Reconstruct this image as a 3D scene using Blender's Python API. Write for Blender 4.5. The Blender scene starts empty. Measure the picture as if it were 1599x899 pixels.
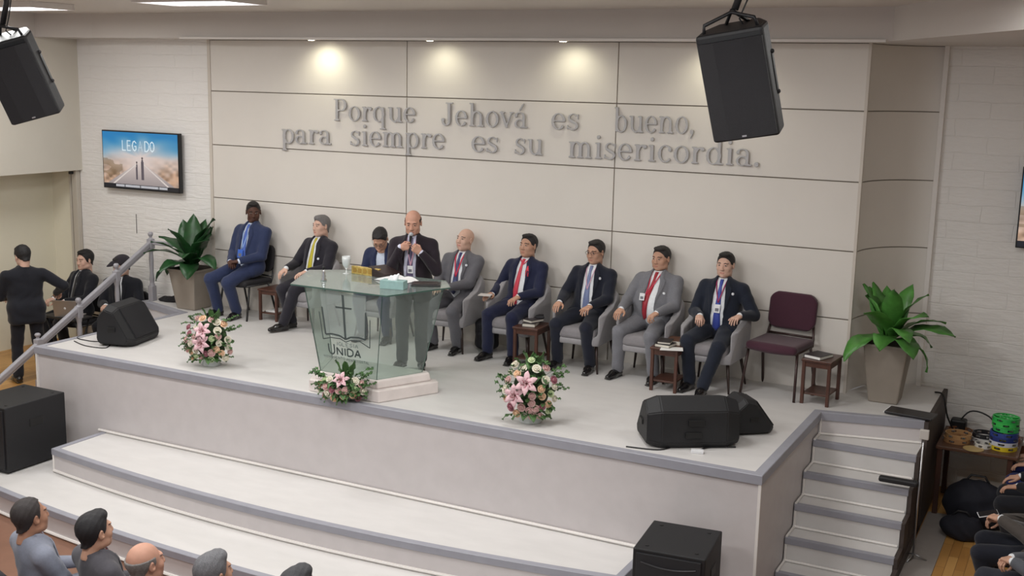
import bpy, bmesh, math, random
import numpy as np
from mathutils import Vector, Matrix
from mathutils.bvhtree import BVHTree
random.seed(7)
rng = np.random.RandomState(11)
SC = bpy.context.scene
COL = SC.collection
PI = math.pi

# ------------------------------------------------------------------ camera, world, light
cam_data = bpy.data.cameras.new('camera')
cam = bpy.data.objects.new('camera', cam_data)
COL.objects.link(cam)
cam_data.sensor_width = 36.0
cam_data.lens = 1790.8 / 1599 * 36.0
cam_data.clip_end = 200
YAW, PITCH, ROLL = 0.4764, 0.1794, 0.0222
CAM = Vector((10.907, -12.09, 3.1878))
_f = Vector((-math.sin(YAW) * math.cos(PITCH), math.cos(YAW) * math.cos(PITCH), -math.sin(PITCH)))
_r = Vector((math.cos(YAW), math.sin(YAW), 0))
_u = _r.cross(_f)
_r2 = _r * math.cos(ROLL) + _u * math.sin(ROLL)
_u2 = -_r * math.sin(ROLL) + _u * math.cos(ROLL)
_m = Matrix((( _r2.x, _u2.x, -_f.x, CAM.x), (_r2.y, _u2.y, -_f.y, CAM.y), (_r2.z, _u2.z, -_f.z, CAM.z), (0, 0, 0, 1)))
cam.matrix_world = _m
SC.camera = cam

SC.view_settings.view_transform = 'Standard'
SC.view_settings.look = 'None'
SC.view_settings.exposure = -0.10
SC.view_settings.gamma = 1.0
SC.view_settings.use_curve_mapping = False

world = bpy.data.worlds.new('world')
SC.world = world
world.use_nodes = True
world.node_tree.nodes['Background'].inputs[0].default_value = (0.93, 0.96, 1.0, 1)
world.node_tree.nodes['Background'].inputs[1].default_value = 0.46

def area(name, loc, size, power, color=(1, 0.97, 0.93), target=None):
    l = bpy.data.lights.new(name, 'AREA')
    l.shape = 'RECTANGLE'; l.size = size[0]; l.size_y = size[1]
    l.energy = power; l.color = color
    o = bpy.data.objects.new(name, l); COL.objects.link(o)
    o.location = loc
    if target is not None:
        d = Vector(target) - Vector(loc)
        o.rotation_euler = d.to_track_quat('-Z', 'Y').to_euler()
    return o

# fluorescent troffers of the hall ceiling, plus one added fill (their housings are built with the ceiling below)
ZC = 3.95           # hall ceiling
FIX = [(-0.75, -2.45, 50), (2.5, -2.9, 50), (-0.4, -5.4, 66), (2.6, -5.6, 74), (5.6, -5.9, 80), (2.6, -9.0, 70), (5.8, -9.0, 100), (9.0, -7.4, 88), (10.2, -3.8, 38), (6.6, -3.3, 46)]  # last entry: added out of view to brighten the right of the stage floor
for _i, (_x, _y, _p) in enumerate(FIX):
    area('fluorescent_light', (_x, _y, ZC - 0.075), (1.15, 0.55), _p, (1, 1.0, 0.97))

# ------------------------------------------------------------------ helpers
def tag(o, label=None, cat=None, group=None, kind=None):
    if label: o['label'] = label
    if cat: o['category'] = cat
    if group: o['group'] = group
    if kind: o['kind'] = kind
    return o

def empty(name, loc=(0, 0, 0), rz=0, label=None, cat=None, group=None):
    o = bpy.data.objects.new(name, None); COL.objects.link(o)
    o.empty_display_size = 0.1
    o.location = loc; o.rotation_euler = (0, 0, rz)
    return tag(o, label, cat, group)

_mats = {}
def lin(c):
    c = c / 255.0
    return c / 12.92 if c <= 0.04045 else ((c + 0.055) / 1.055) ** 2.4

def mat(name, rgb, rough=0.6, metal=0.0, noise=0.0, nscale=20.0, bump=0.0, bscale=60.0, spec=0.5, emit=None, estr=1.0, sheen=0.0, coat=0.0, stretch=None):
    """principled material, rgb given as 0-255 sRGB; noise varies the colour, bump roughens the surface"""
    if name in _mats: return _mats[name]
    m = bpy.data.materials.new(name); m.use_nodes = True
    nt = m.node_tree; b = nt.nodes['Principled BSDF']
    c = (lin(rgb[0]), lin(rgb[1]), lin(rgb[2]), 1)
    b.inputs['Base Color'].default_value = c
    b.inputs['Roughness'].default_value = rough
    b.inputs['Metallic'].default_value = metal
    b.inputs['Specular IOR Level'].default_value = spec
    if sheen: b.inputs['Sheen Weight'].default_value = sheen
    if coat: b.inputs['Coat Weight'].default_value = coat
    if emit is not None:
        b.inputs['Emission Color'].default_value = (lin(emit[0]), lin(emit[1]), lin(emit[2]), 1)
        b.inputs['Emission Strength'].default_value = estr
    vec = None
    if noise or bump:
        tc = nt.nodes.new('ShaderNodeTexCoord'); vec = tc.outputs['Object']
        if stretch:
            mp = nt.nodes.new('ShaderNodeMapping'); mp.inputs['Scale'].default_value = stretch
            nt.links.new(vec, mp.inputs['Vector']); vec = mp.outputs['Vector']
    if noise:
        n = nt.nodes.new('ShaderNodeTexNoise'); n.inputs['Scale'].default_value = nscale; n.inputs['Detail'].default_value = 4
        nt.links.new(vec, n.inputs['Vector'])
        r = nt.nodes.new('ShaderNodeMapRange')
        r.inputs['From Min'].default_value = 0.3; r.inputs['From Max'].default_value = 0.7
        r.inputs['To Min'].default_value = 1 - noise; r.inputs['To Max'].default_value = 1 + noise
        nt.links.new(n.outputs['Fac'], r.inputs['Value'])
        mx = nt.nodes.new('ShaderNodeVectorMath'); mx.operation = 'SCALE'
        mx.inputs[0].default_value = c[:3]
        nt.links.new(r.outputs['Result'], mx.inputs['Scale'])
        nt.links.new(mx.outputs['Vector'], b.inputs['Base Color'])
    if bump:
        n2 = nt.nodes.new('ShaderNodeTexNoise'); n2.inputs['Scale'].default_value = bscale; n2.inputs['Detail'].default_value = 3
        nt.links.new(vec, n2.inputs['Vector'])
        bp = nt.nodes.new('ShaderNodeBump'); bp.inputs['Strength'].default_value = bump; bp.inputs['Distance'].default_value = 0.01
        nt.links.new(n2.outputs['Fac'], bp.inputs['Height']); nt.links.new(bp.outputs['Normal'], b.inputs['Normal'])
    _mats[name] = m
    return m

def mesh_obj(name, verts, faces, m, parent=None, smooth=False, mats=None, fmat=None):
    me = bpy.data.meshes.new(name)
    me.from_pydata([tuple(v) for v in verts] if not isinstance(verts, np.ndarray) else verts.tolist(), [],
                   faces if not isinstance(faces, np.ndarray) else faces.tolist())
    for k in (mats or [m]): me.materials.append(k)
    if fmat is not None: me.polygons.foreach_set('material_index', np.asarray(fmat, dtype=np.int32))
    if smooth: me.polygons.foreach_set('use_smooth', np.ones(len(me.polygons), dtype=bool))
    me.update()
    o = bpy.data.objects.new(name, me); COL.objects.link(o)
    if parent is not None: o.parent = parent
    return o

class MB:
    """collects closed shapes into one mesh"""
    def __init__(s): s.v = []; s.f = []
    def add(s, vs, fs):
        n = len(s.v); s.v += [tuple(v) for v in vs]; s.f += [tuple(i + n for i in f) for f in fs]; return s
    def box(s, x0, y0, z0, x1, y1, z1, M=None, bev=0.0):
        bm = bmesh.new(); bmesh.ops.create_cube(bm, size=1)
        for v in bm.verts:
            v.co = Vector(((x0 + x1) / 2 + v.co.x * (x1 - x0), (y0 + y1) / 2 + v.co.y * (y1 - y0), (z0 + z1) / 2 + v.co.z * (z1 - z0)))
        if bev: bmesh.ops.bevel(bm, geom=bm.edges[:], offset=bev, segments=2, affect='EDGES', profile=0.5)
        return s.bm(bm, M)
    def bm(s, bm, M=None):
        if M is not None: bm.transform(M)
        bm.verts.ensure_lookup_table()
        s.add([v.co.copy() for v in bm.verts], [[v.index for v in f.verts] for f in bm.faces])
        bm.free(); return s
    def prism(s, poly, z0, z1, M=None, bev=0.0, poly2=None):
        """polygon (x,y) extruded z0..z1; poly2 = other outline at the top"""
        bm = bmesh.new(); n = len(poly); p2 = poly2 or poly
        a = [bm.verts.new((x, y, z0)) for x, y in poly]; b = [bm.verts.new((x, y, z1)) for x, y in p2]
        bm.faces.new(a[::-1]); bm.faces.new(b)
        for i in range(n): bm.faces.new((a[i], a[(i + 1) % n], b[(i + 1) % n], b[i]))
        bmesh.ops.recalc_face_normals(bm, faces=bm.faces[:])
        if bev: bmesh.ops.bevel(bm, geom=bm.edges[:], offset=bev, segments=2, affect='EDGES', profile=0.5)
        return s.bm(bm, M)
    def tube(s, pts, r, n=8, cap=True):
        """swept tube; r is one radius or one per point"""
        pts = [Vector(p) for p in pts]; N = len(pts)
        rr = [r] * N if not hasattr(r, '__len__') else list(r)
        up = Vector((0, 0, 1)); rings = []
        t0 = (pts[1] - pts[0]).normalized()
        if abs(t0.dot(up)) > .95: up = Vector((1, 0, 0))
        for i, p in enumerate(pts):
            t = (pts[min(i + 1, N - 1)] - pts[max(i - 1, 0)]).normalized()
            a = t.cross(up)
            if a.length < 1e-4: a = t.orthogonal()
            a.normalize(); b = a.cross(t).normalized(); up = b
            rings.append([p + (a * math.cos(2 * PI * k / n) + b * math.sin(2 * PI * k / n)) * rr[i] for k in range(n)])
        base = len(s.v)
        for rg in rings: s.v += [tuple(q) for q in rg]
        for i in range(N - 1):
            for k in range(n):
                s.f.append((base + i * n + k, base + i * n + (k + 1) % n, base + (i + 1) * n + (k + 1) % n, base + (i + 1) * n + k))
        if cap:
            s.f.append(tuple(base + k for k in range(n))[::-1]); s.f.append(tuple(base + (N - 1) * n + k for k in range(n)))
        return s
    def lathe(s, prof, n=16, M=None, cap=True):
        """profile of (radius, z) turned about z"""
        base = len(s.v); M = M or Matrix.Identity(4)
        for r, z in prof:
            for k in range(n): s.v.append(tuple(M @ Vector((r * math.cos(2 * PI * k / n), r * math.sin(2 * PI * k / n), z))))
        for i in range(len(prof) - 1):
            for k in range(n):
                s.f.append((base + i * n + k, base + i * n + (k + 1) % n, base + (i + 1) * n + (k + 1) % n, base + (i + 1) * n + k))
        if cap:
            s.f.append(tuple(base + k for k in range(n))[::-1])
            s.f.append(tuple(base + (len(prof) - 1) * n + k for k in range(n)))
        return s
    def ico(s, c, r, sub=2, sc=(1, 1, 1), M=None):
        bm = bmesh.new(); bmesh.ops.create_icosphere(bm, subdivisions=sub, radius=r)
        for v in bm.verts: v.co = Vector((v.co.x * sc[0] + c[0], v.co.y * sc[1] + c[1], v.co.z * sc[2] + c[2]))
        return s.bm(bm, M)
    def build(s, name, m, parent=None, smooth=False, **kw):
        o = mesh_obj(name, s.v, s.f, m, parent, smooth, **kw)
        return o

def autosmooth(o, ang=40):
    me = o.data; bm = bmesh.new(); bm.from_mesh(me)
    for f in bm.faces: f.smooth = True
    for e in bm.edges:
        if len(e.link_faces) == 2 and e.calc_face_angle(0) > math.radians(ang): e.smooth = False
    bm.to_mesh(me); bm.free(); return o

def copy_tree(o, parent=None):
    c = o.copy(); COL.objects.link(c); c.parent = parent
    for ch in [x for x in bpy.data.objects if x.parent == o]: copy_tree(ch, c)
    return c

# ------------------------------------------------------------------ signed-distance volumes meshed with surface nets
class Vol:
    def __init__(s, lo, hi, h):
        s.lo = np.array(lo, np.float32); s.h = h
        n = np.ceil((np.array(hi) - np.array(lo)) / h).astype(int) + 1
        s.n = n
        s.F = np.full(n, 0.2, np.float32)
        s.ax = [s.lo[i] + np.arange(n[i], dtype=np.float32) * h for i in range(3)]
    def sub(s, lo, hi, pad):
        sl = []
        for i in range(3):
            a = int(np.clip(math.floor((lo[i] - pad - s.lo[i]) / s.h), 0, s.n[i])); b = int(np.clip(math.ceil((hi[i] + pad - s.lo[i]) / s.h) + 1, 0, s.n[i]))
            sl.append(slice(a, b))
        X = s.ax[0][sl[0]][:, None, None]; Y = s.ax[1][sl[1]][None, :, None]; Z = s.ax[2][sl[2]][None, None, :]
        return tuple(sl), X, Y, Z
    def comb(s, sl, d, k, op='u'):
        A = s.F[sl]
        if op == 'u':
            if k > 0:
                hh = np.maximum(k - np.abs(A - d), 0) / k
                s.F[sl] = np.minimum(A, d) - hh * hh * k * 0.25
            else: s.F[sl] = np.minimum(A, d)
        elif op == 's':
            d = -d
            if k > 0:
                hh = np.maximum(k - np.abs(A - d), 0) / k
                s.F[sl] = np.maximum(A, d) + hh * hh * k * 0.25
            else: s.F[sl] = np.maximum(A, d)
    def cone(s, a, b, ra, rb, k=0.02, op='u', off=0.0):
        a = np.array(a, np.float32); b = np.array(b, np.float32); R = max(ra, rb)
        sl, X, Y, Z = s.sub(np.minimum(a, b) - R, np.maximum(a, b) + R, k + 3 * s.h + abs(off))
        if s.F[sl].size == 0: return
        ab = b - a; L2 = float(ab @ ab) + 1e-9
        px, py, pz = X - a[0], Y - a[1], Z - a[2]
        t = np.clip((px * ab[0] + py * ab[1] + pz * ab[2]) / L2, 0, 1)
        d = np.sqrt((px - t * ab[0]) ** 2 + (py - t * ab[1]) ** 2 + (pz - t * ab[2]) ** 2) - (ra + (rb - ra) * t)
        s.comb(sl, d + off, k, op)
    def ell(s, c, r, R=None, k=0.02, op='u', off=0.0):
        c = np.array(c, np.float32); r = np.array(r, np.float32); m = float(r.max())
        R = np.eye(3, dtype=np.float32) if R is None else np.array(R, np.float32)   # rows = axes
        sl, X, Y, Z = s.sub(c - m, c + m, k + 3 * s.h + abs(off))
        if s.F[sl].size == 0: return
        px, py, pz = X - c[0], Y - c[1], Z - c[2]
        q = [(px * R[i][0] + py * R[i][1] + pz * R[i][2]) / r[i] for i in range(3)]
        k0 = np.sqrt(q[0] ** 2 + q[1] ** 2 + q[2] ** 2) + 1e-6
        k1 = np.sqrt((q[0] / r[0]) ** 2 + (q[1] / r[1]) ** 2 + (q[2] / r[2]) ** 2) + 1e-6
        s.comb(sl, k0 * (k0 - 1) / k1 + off, k, op)
    def box(s, c, b, rad=0.01, R=None, k=0.01, op='u'):
        c = np.array(c, np.float32); b = np.array(b, np.float32); m = float(np.sqrt((b ** 2).sum()))
        R = np.eye(3, dtype=np.float32) if R is None else np.array(R, np.float32)
        sl, X, Y, Z = s.sub(c - m, c + m, k + 3 * s.h)
        if s.F[sl].size == 0: return
        px, py, pz = X - c[0], Y - c[1], Z - c[2]
        q = [np.abs(px * R[i][0] + py * R[i][1] + pz * R[i][2]) - (b[i] - rad) for i in range(3)]
        d = np.sqrt(sum(np.maximum(x, 0) ** 2 for x in q)) + np.minimum(np.maximum(np.maximum(q[0], q[1]), q[2]), 0) - rad
        s.comb(sl, d, k, op)
    def plane(s, p, n, k=0.0):
        """keep the side the normal points away from"""
        X, Y, Z = s.ax[0][:, None, None], s.ax[1][None, :, None], s.ax[2][None, None, :]
        d = (X - p[0]) * n[0] + (Y - p[1]) * n[1] + (Z - p[2]) * n[2]
        s.comb((slice(None),) * 3, -d, k, 's')
    def wrinkle(s, amp, f=1.0, seed=0.0):
        X, Y, Z = s.ax[0][:, None, None] * f, s.ax[1][None, :, None] * f, s.ax[2][None, None, :] * f
        s.F += (amp * (np.sin(31 * X + 9 * Z + seed + 2.2 * np.sin(17 * Z + 5 * Y)) * np.sin(23 * Z + 14 * Y + 1.7 * seed + 1.5 * np.sin(13 * X)))).astype(np.float32)
    def mesh(s):
        F = s.F
        F[0] = F[-1] = 0.1; F[:, 0] = F[:, -1] = 0.1; F[:, :, 0] = F[:, :, -1] = 0.1
        S = F < 0
        c = np.zeros(tuple(s.n - 1), np.int8)
        for i in (0, 1):
            for j in (0, 1):
                for k in (0, 1):
                    c += S[i:s.n[0] - 1 + i, j:s.n[1] - 1 + j, k:s.n[2] - 1 + k]
        I = np.argwhere((c > 0) & (c < 8))
        idx = np.full(c.shape, -1, np.int64); idx[I[:, 0], I[:, 1], I[:, 2]] = np.arange(len(I))
        acc = np.zeros((len(I), 3), np.float64); cnt = np.zeros(len(I))
        cor = [(i, j, k) for i in (0, 1) for j in (0, 1) for k in (0, 1)]
        vals = {q: F[I[:, 0] + q[0], I[:, 1] + q[1], I[:, 2] + q[2]] for q in cor}
        for a in cor:
            for d in range(3):
                if a[d] == 0:
                    b = list(a); b[d] = 1; b = tuple(b)
                    fa, fb = vals[a], vals[b]; m = (fa < 0) != (fb < 0)
                    t = np.where(m, fa / np.where(m, fa - fb, 1), 0)
                    p = np.zeros((len(I), 3)) + np.array(a); p[:, d] = t
                    acc[m] += p[m]; cnt[m] += 1
        V = (I + acc / cnt[:, None]) * s.h + s.lo
        faces = []
        for d in range(3):
            u, w = (d + 1) % 3, (d + 2) % 3
            sa = [slice(None)] * 3; sb = [slice(None)] * 3
            sa[d] = slice(0, -1); sb[d] = slice(1, None)
            A = S[tuple(sa)]; B = S[tuple(sb)]
            E = np.argwhere(A != B)
            E = E[(E[:, u] > 0) & (E[:, w] > 0) & (E[:, u] < s.n[u] - 1) & (E[:, w] < s.n[w] - 1)]
            if not len(E): continue
            q = []
            for du, dw in ((-1, -1), (0, -1), (0, 0), (-1, 0)):
                e = E.copy(); e[:, u] += du; e[:, w] += dw
                q.append(idx[e[:, 0], e[:, 1], e[:, 2]])
            q = np.stack(q, 1)
            ins = A[E[:, 0], E[:, 1], E[:, 2]]
            q[~ins] = q[~ins][:, ::-1]
            faces.append(q)
        Q = np.concatenate(faces)
        return V, Q
# ------------------------------------------------------------------ setting
def textured(name, rgb, rough=0.75, **kw): return mat(name, rgb, rough, **kw)

def brick_wall_mat():
    m = bpy.data.materials.new('white_relief_wallpaper'); m.use_nodes = True
    nt = m.node_tree; b = nt.nodes['Principled BSDF']
    b.inputs['Base Color'].default_value = (lin(234), lin(231), lin(228), 1); b.inputs['Roughness'].default_value = 0.75
    tc = nt.nodes.new('ShaderNodeTexCoord')
    mp = nt.nodes.new('ShaderNodeMapping'); mp.inputs['Rotation'].default_value = (PI / 2, 0, 0)
    nt.links.new(tc.outputs['Object'], mp.inputs['Vector'])
    # ledge stones of several sizes, warped
    n0 = nt.nodes.new('ShaderNodeTexNoise'); n0.inputs['Scale'].default_value = 3.0
    nt.links.new(mp.outputs['Vector'], n0.inputs['Vector'])
    mx = nt.nodes.new('ShaderNodeMixRGB'); mx.inputs['Fac'].default_value = 0.05
    nt.links.new(mp.outputs['Vector'], mx.inputs['Color1']); nt.links.new(n0.outputs['Color'], mx.inputs['Color2'])
    br = nt.nodes.new('ShaderNodeTexBrick')
    br.inputs['Scale'].default_value = 1.0; br.inputs['Brick Width'].default_value = 0.62; br.inputs['Row Height'].default_value = 0.17
    br.inputs['Mortar Size'].default_value = 0.008; br.inputs['Mortar Smooth'].default_value = 1.0
    br.inputs['Color1'].default_value = (1, 1, 1, 1); br.inputs['Color2'].default_value = (.75, .75, .75, 1); br.inputs['Mortar'].default_value = (.45, .45, .45, 1)
    nt.links.new(mx.outputs['Color'], br.inputs['Vector'])
    n1 = nt.nodes.new('ShaderNodeTexNoise'); n1.inputs['Scale'].default_value = 14; n1.inputs['Detail'].default_value = 5
    mp2 = nt.nodes.new('ShaderNodeMapping'); mp2.inputs['Scale'].default_value = (0.5, 1.6, 1)
    nt.links.new(mp.outputs['Vector'], mp2.inputs['Vector']); nt.links.new(mp2.outputs['Vector'], n1.inputs['Vector'])
    ad = nt.nodes.new('ShaderNodeMath'); ad.operation = 'MULTIPLY_ADD'; ad.inputs[1].default_value = 1.1
    nt.links.new(n1.outputs['Fac'], ad.inputs[0]); nt.links.new(br.outputs['Color'], ad.inputs[2])
    bp = nt.nodes.new('ShaderNodeBump'); bp.inputs['Strength'].default_value = 0.42; bp.inputs['Distance'].default_value = 0.026
    nt.links.new(ad.outputs[0], bp.inputs['Height']); nt.links.new(bp.outputs['Normal'], b.inputs['Normal'])
    return m

def parquet_mat():
    m = bpy.data.materials.new('honey_parquet'); m.use_nodes = True
    nt = m.node_tree; b = nt.nodes['Principled BSDF']; b.inputs['Roughness'].default_value = 0.35
    tc = nt.nodes.new('ShaderNodeTexCoord')
    br = nt.nodes.new('ShaderNodeTexBrick'); br.inputs['Scale'].default_value = 1.0
    br.inputs['Brick Width'].default_value = 0.6; br.inputs['Row Height'].default_value = 0.085; br.inputs['Mortar Size'].default_value = 0.002
    br.inputs['Color1'].default_value = (lin(196), lin(150), lin(88), 1); br.inputs['Color2'].default_value = (lin(170), lin(122), lin(64), 1)
    br.inputs['Mortar'].default_value = (lin(110), lin(75), lin(40), 1)
    mp = nt.nodes.new('ShaderNodeMapping'); mp.inputs['Rotation'].default_value = (0, 0, PI / 2)
    nt.links.new(tc.outputs['Object'], mp.inputs['Vector']); nt.links.new(mp.outputs['Vector'], br.inputs['Vector'])
    nt.links.new(br.outputs['Color'], b.inputs['Base Color'])
    return m

M_panel = mat('cream_wall_panel', (220, 214, 207), 0.55, noise=0.015, nscale=2)
M_groove = mat('panel_groove', (140, 130, 120), 0.9)
M_front = mat('stage_front_laminate', (200, 194, 194), 0.5, noise=0.03, nscale=6, bump=0.05, bscale=30)
M_floor = mat('pale_stage_floor', (208, 205, 203), 0.42, noise=0.035, nscale=3, bump=0.04, bscale=8, stretch=(1, 2.5, 1))
M_trim = mat('grey_edge_trim', (150, 150, 159), 0.5, noise=0.04, nscale=8)
M_white = mat('white_bead', (225, 220, 216), 0.5)
M_beam = mat('bulkhead_paint', (204, 198, 193), 0.7, noise=0.02, nscale=1.5)
M_ceil = mat('ceiling_sheet', (206, 198, 190), 0.5, bump=0.6, bscale=2.5, stretch=(1, 0.25, 1))
M_brick = brick_wall_mat()
M_yellow = mat('yellowish_plaster', (226, 221, 202), 0.7, noise=0.02, nscale=2)
M_boxp = mat('beige_bulkhead_box', (208, 202, 190), 0.7, noise=0.02, nscale=2)
M_parq = parquet_mat()
M_brownfloor = mat('brown_hall_floor', (128, 92, 74), 0.4, noise=0.1, nscale=5)
M_darkwood = mat('dark_wood', (74, 47, 38), 0.35, noise=0.2, nscale=12, stretch=(1, 1, 0.15))
M_sidepanel = mat('dark_stair_side', (64, 54, 50), 0.6, noise=0.2, nscale=10)
M_black = mat('matte_black', (26, 25, 28), 0.55, bump=0.15, bscale=300)
M_cable = mat('black_cable', (20, 20, 22), 0.5)
M_metal = mat('brushed_metal', (170, 170, 172), 0.3, metal=0.9)

def struct(o): return tag(o, kind='structure')

WTOP = 3.63
ROW = [3.63, 2.9155 + 0.036, 2.231, 1.511, 0.791]       # seam heights
COLX = [0.0, 3.16, 5.943, 8.657]
ZA, ZB, ZF = -0.866, -1.125, -1.385                      # front steps, hall floor
ZLP, ZRP = -0.88, -1.10                                  # side platforms
XR = 8.60; YF = -3.04

# feature wall: panels standing proud of dark grooves
b = MB().box(0.0, 0.012, 0, 8.64, 0.10, WTOP)
struct(b.build('wall_back', M_groove))
g = 0.006
rows = [WTOP, 2.952, 2.231, 1.511, 0.791, 0.0]
b = MB()
for i in range(5):
    for j in range(3):
        x0, x1 = COLX[j] + (g if j else 0.03), COLX[j + 1] - g
        b.box(x0, -0.012, rows[i + 1] + g * (i < 4), x1, 0.03, rows[i] - g, bev=0.004)
struct(b.build('wall_back', M_panel))
b = MB().box(-0.02, -0.02, 0, 0.028, 0.06, WTOP).box(8.645, -0.02, 0, 8.675, 0.03, WTOP)
struct(b.build('trim_1', mat('panel_edge_strip', (205, 196, 186), 0.4)))
# curved return on the right, from the feature wall back to the relief wall
cur = []
for i in range(13):
    a = i / 12 * PI / 2
    cur.append((9.29 - 0.62 * math.cos(a), 0.0 + 0.80 * math.sin(a)))
b = MB(); bg = MB()
def strip(mb, pts, z0, z1, th):
    n = len(pts); vs = []; fs = []
    for (x, y) in pts: vs += [(x, y, z0), (x, y, z1)]
    for (x, y) in pts: vs += [(x - th, y + th, z0), (x - th, y + th, z1)]
    for i in range(n - 1):
        a = 2 * i; c = 2 * n + 2 * i
        fs += [(a, a + 2, a + 3, a + 1), (c, c + 1, c + 3, c + 2), (a + 1, a + 3, c + 3, c + 1), (a, c, c + 2, a + 2)]
    fs += [(0, 1, 2 * n + 1, 2 * n), (2 * n - 2, 4 * n - 2, 4 * n - 1, 2 * n - 1)]
    mb.add(vs, fs)
rr = [WTOP, 2.952, 2.231, 1.511, 0.791, -0.006]
for i in range(5): strip(b, cur, rr[i + 1] + g, rr[i] - g, 0.03)
strip(bg, [(x - .012, y + .012) for x, y in cur], 0.02, WTOP, 0.03)
o = struct(b.build('wall_right_return', M_panel, smooth=False)); autosmooth(o, 30)
struct(bg.build('wall_right_return', M_groove))
struct(MB().box(9.27, 0.74, 0.0, 9.32, 0.80, WTOP + .1, bev=.004).build('trim_2', M_white))
# relief-papered walls either side
struct(MB().box(-2.62, 0.06, -1.4, -0.02, 0.2, 3.75).build('wall_left_relief', M_brick))
struct(MB().box(9.3, 0.79, -1.4, 14.5, 0.95, 3.9).build('wall_right_relief', M_brick))
# left side wall with the bulkhead box above a recess
struct(MB().box(-3.35, -9.0, -1.4, -3.2, 0.3, 3.95).build('wall_left', M_yellow))
struct(MB().box(-3.25, 0.06, -1.4, -2.6, 0.2, 3.95).build('wall_left_corner', M_yellow))
struct(MB().box(-3.2, -9.0, 1.74, -2.55, 0.06, 3.63).build('wall_left_box', M_boxp))
struct(MB().box(-2.70, -0.02, -0.88, -2.6, 0.06, 1.74, bev=.008).box(-2.78, 0.0, -0.88, -2.74, 0.06, 1.74, bev=.008).build('trim_3', mat('cream_pilaster', (190, 182, 170), 0.5)))
# hall bulkhead over the platform, bending towards the room at both ends
bpts = [(-2.6, -9.0), (-2.45, -0.75), (-1.6, -0.52), (8.95, -0.52), (10.9, -3.9), (12.2, -9.0)]
back = [(-3.6, -9.0), (-3.6, 0.9), (-1.6, 0.9), (8.95, 1.0), (14.4, 1.0), (14.4, -9.0)]
b = MB()
for i in range(len(bpts) - 1):
    p0, p1, q1, q0 = bpts[i], bpts[i + 1], back[i + 1], back[i]
    b.prism([p0, p1, q1, q0], WTOP, 4.05)
struct(b.build('ceiling_bulkhead', M_beam))
struct(MB().box(0, -0.56, WTOP - 0.012, 8.9, -0.50, WTOP + 0.015, bev=.004).build('trim_4', M_white))
struct(MB().box(-3.4, -14.0, ZC, 14.5, 1.0, ZC + 0.1).build('ceiling', M_ceil))
struct(MB().box(14.4, -9.0, -1.4, 14.5, 0.9, 3.95).build('wall_right', M_yellow))

# stage
stage_poly = [(0.0, YF), (XR, YF), (XR, -0.866), (9.56, -0.64), (9.56, 0.80), (8.9, 0.8), (8.65, 0.05), (0, 0.05), (-1.02, 0.06), (-1.02, -0.35), (0.0, -0.66)]
struct(MB().prism(stage_poly, -0.06, 0.0).build('floor_stage', M_floor))
inner = [(0.01, YF + .01), (XR - .01, YF + .01), (XR - .01, -0.87), (9.55, -0.65), (9.55, 0.79), (0.01, 0.05), (-1.0, 0.06), (-1.0, -0.36), (0.01, -0.67)]
struct(MB().prism(inner, -1.38, -0.055).build('wall_stage_front', M_front))
def edge_trim(pts, w=0.065, h=0.075, z=0.0):
    """L-shaped nosing along an open polyline; right-hand side of travel is outwards"""
    b = MB(); n = len(pts)
    prof = [(-w, .007), (.013, .007), (.018, .002), (.018, -h), (0.0, -h), (0.0, -.006), (-w, -.006)]; m = len(prof)
    P_ = [Vector((x, y, 0)) for x, y in pts]; vs = []
    for i, q in enumerate(P_):
        d0 = (q - P_[i - 1]).normalized() if i else (P_[1] - q).normalized()
        d1 = (P_[i + 1] - q).normalized() if i < n - 1 else d0
        n0 = Vector((d0.y, -d0.x, 0)); n1 = Vector((d1.y, -d1.x, 0)); mi = (n0 + n1).normalized(); k = 1 / max(.35, mi.dot(n0))
        for (o_, z_) in prof: vs.append((q.x + mi.x * o_ * k, q.y + mi.y * o_ * k, z + z_))
    fs = [tuple(range(m)), tuple(range((n - 1) * m, n * m))[::-1]]
    for i in range(n - 1):
        for c in range(m): fs.append((i * m + c, (i + 1) * m + c, (i + 1) * m + (c + 1) % m, i * m + (c + 1) % m))
    bm = bmesh.new(); bv = [bm.verts.new(q) for q in vs]
    for f_ in fs: bm.faces.new([bv[t] for t in f_])
    bmesh.ops.recalc_face_normals(bm, faces=bm.faces[:])
    return b.bm(bm)
struct(edge_trim([(-1.02, -0.35), (0.0, -0.66), (0.0, YF), (XR, YF), (XR, -0.866), (9.56, -0.64)]).build('trim_5', M_trim))
struct(MB().box(9.56, -0.66, -1.38, 9.60, 0.79, 0.0).build('trim_6', M_sidepanel))
# white corner beads
struct(MB().box(XR - .012, YF - .012, -1.36, XR + .012, YF + .012, -0.075).box(-.012, YF - .012, -1.36, .012, YF + .012, -0.075).build('trim_7', M_white))

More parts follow.
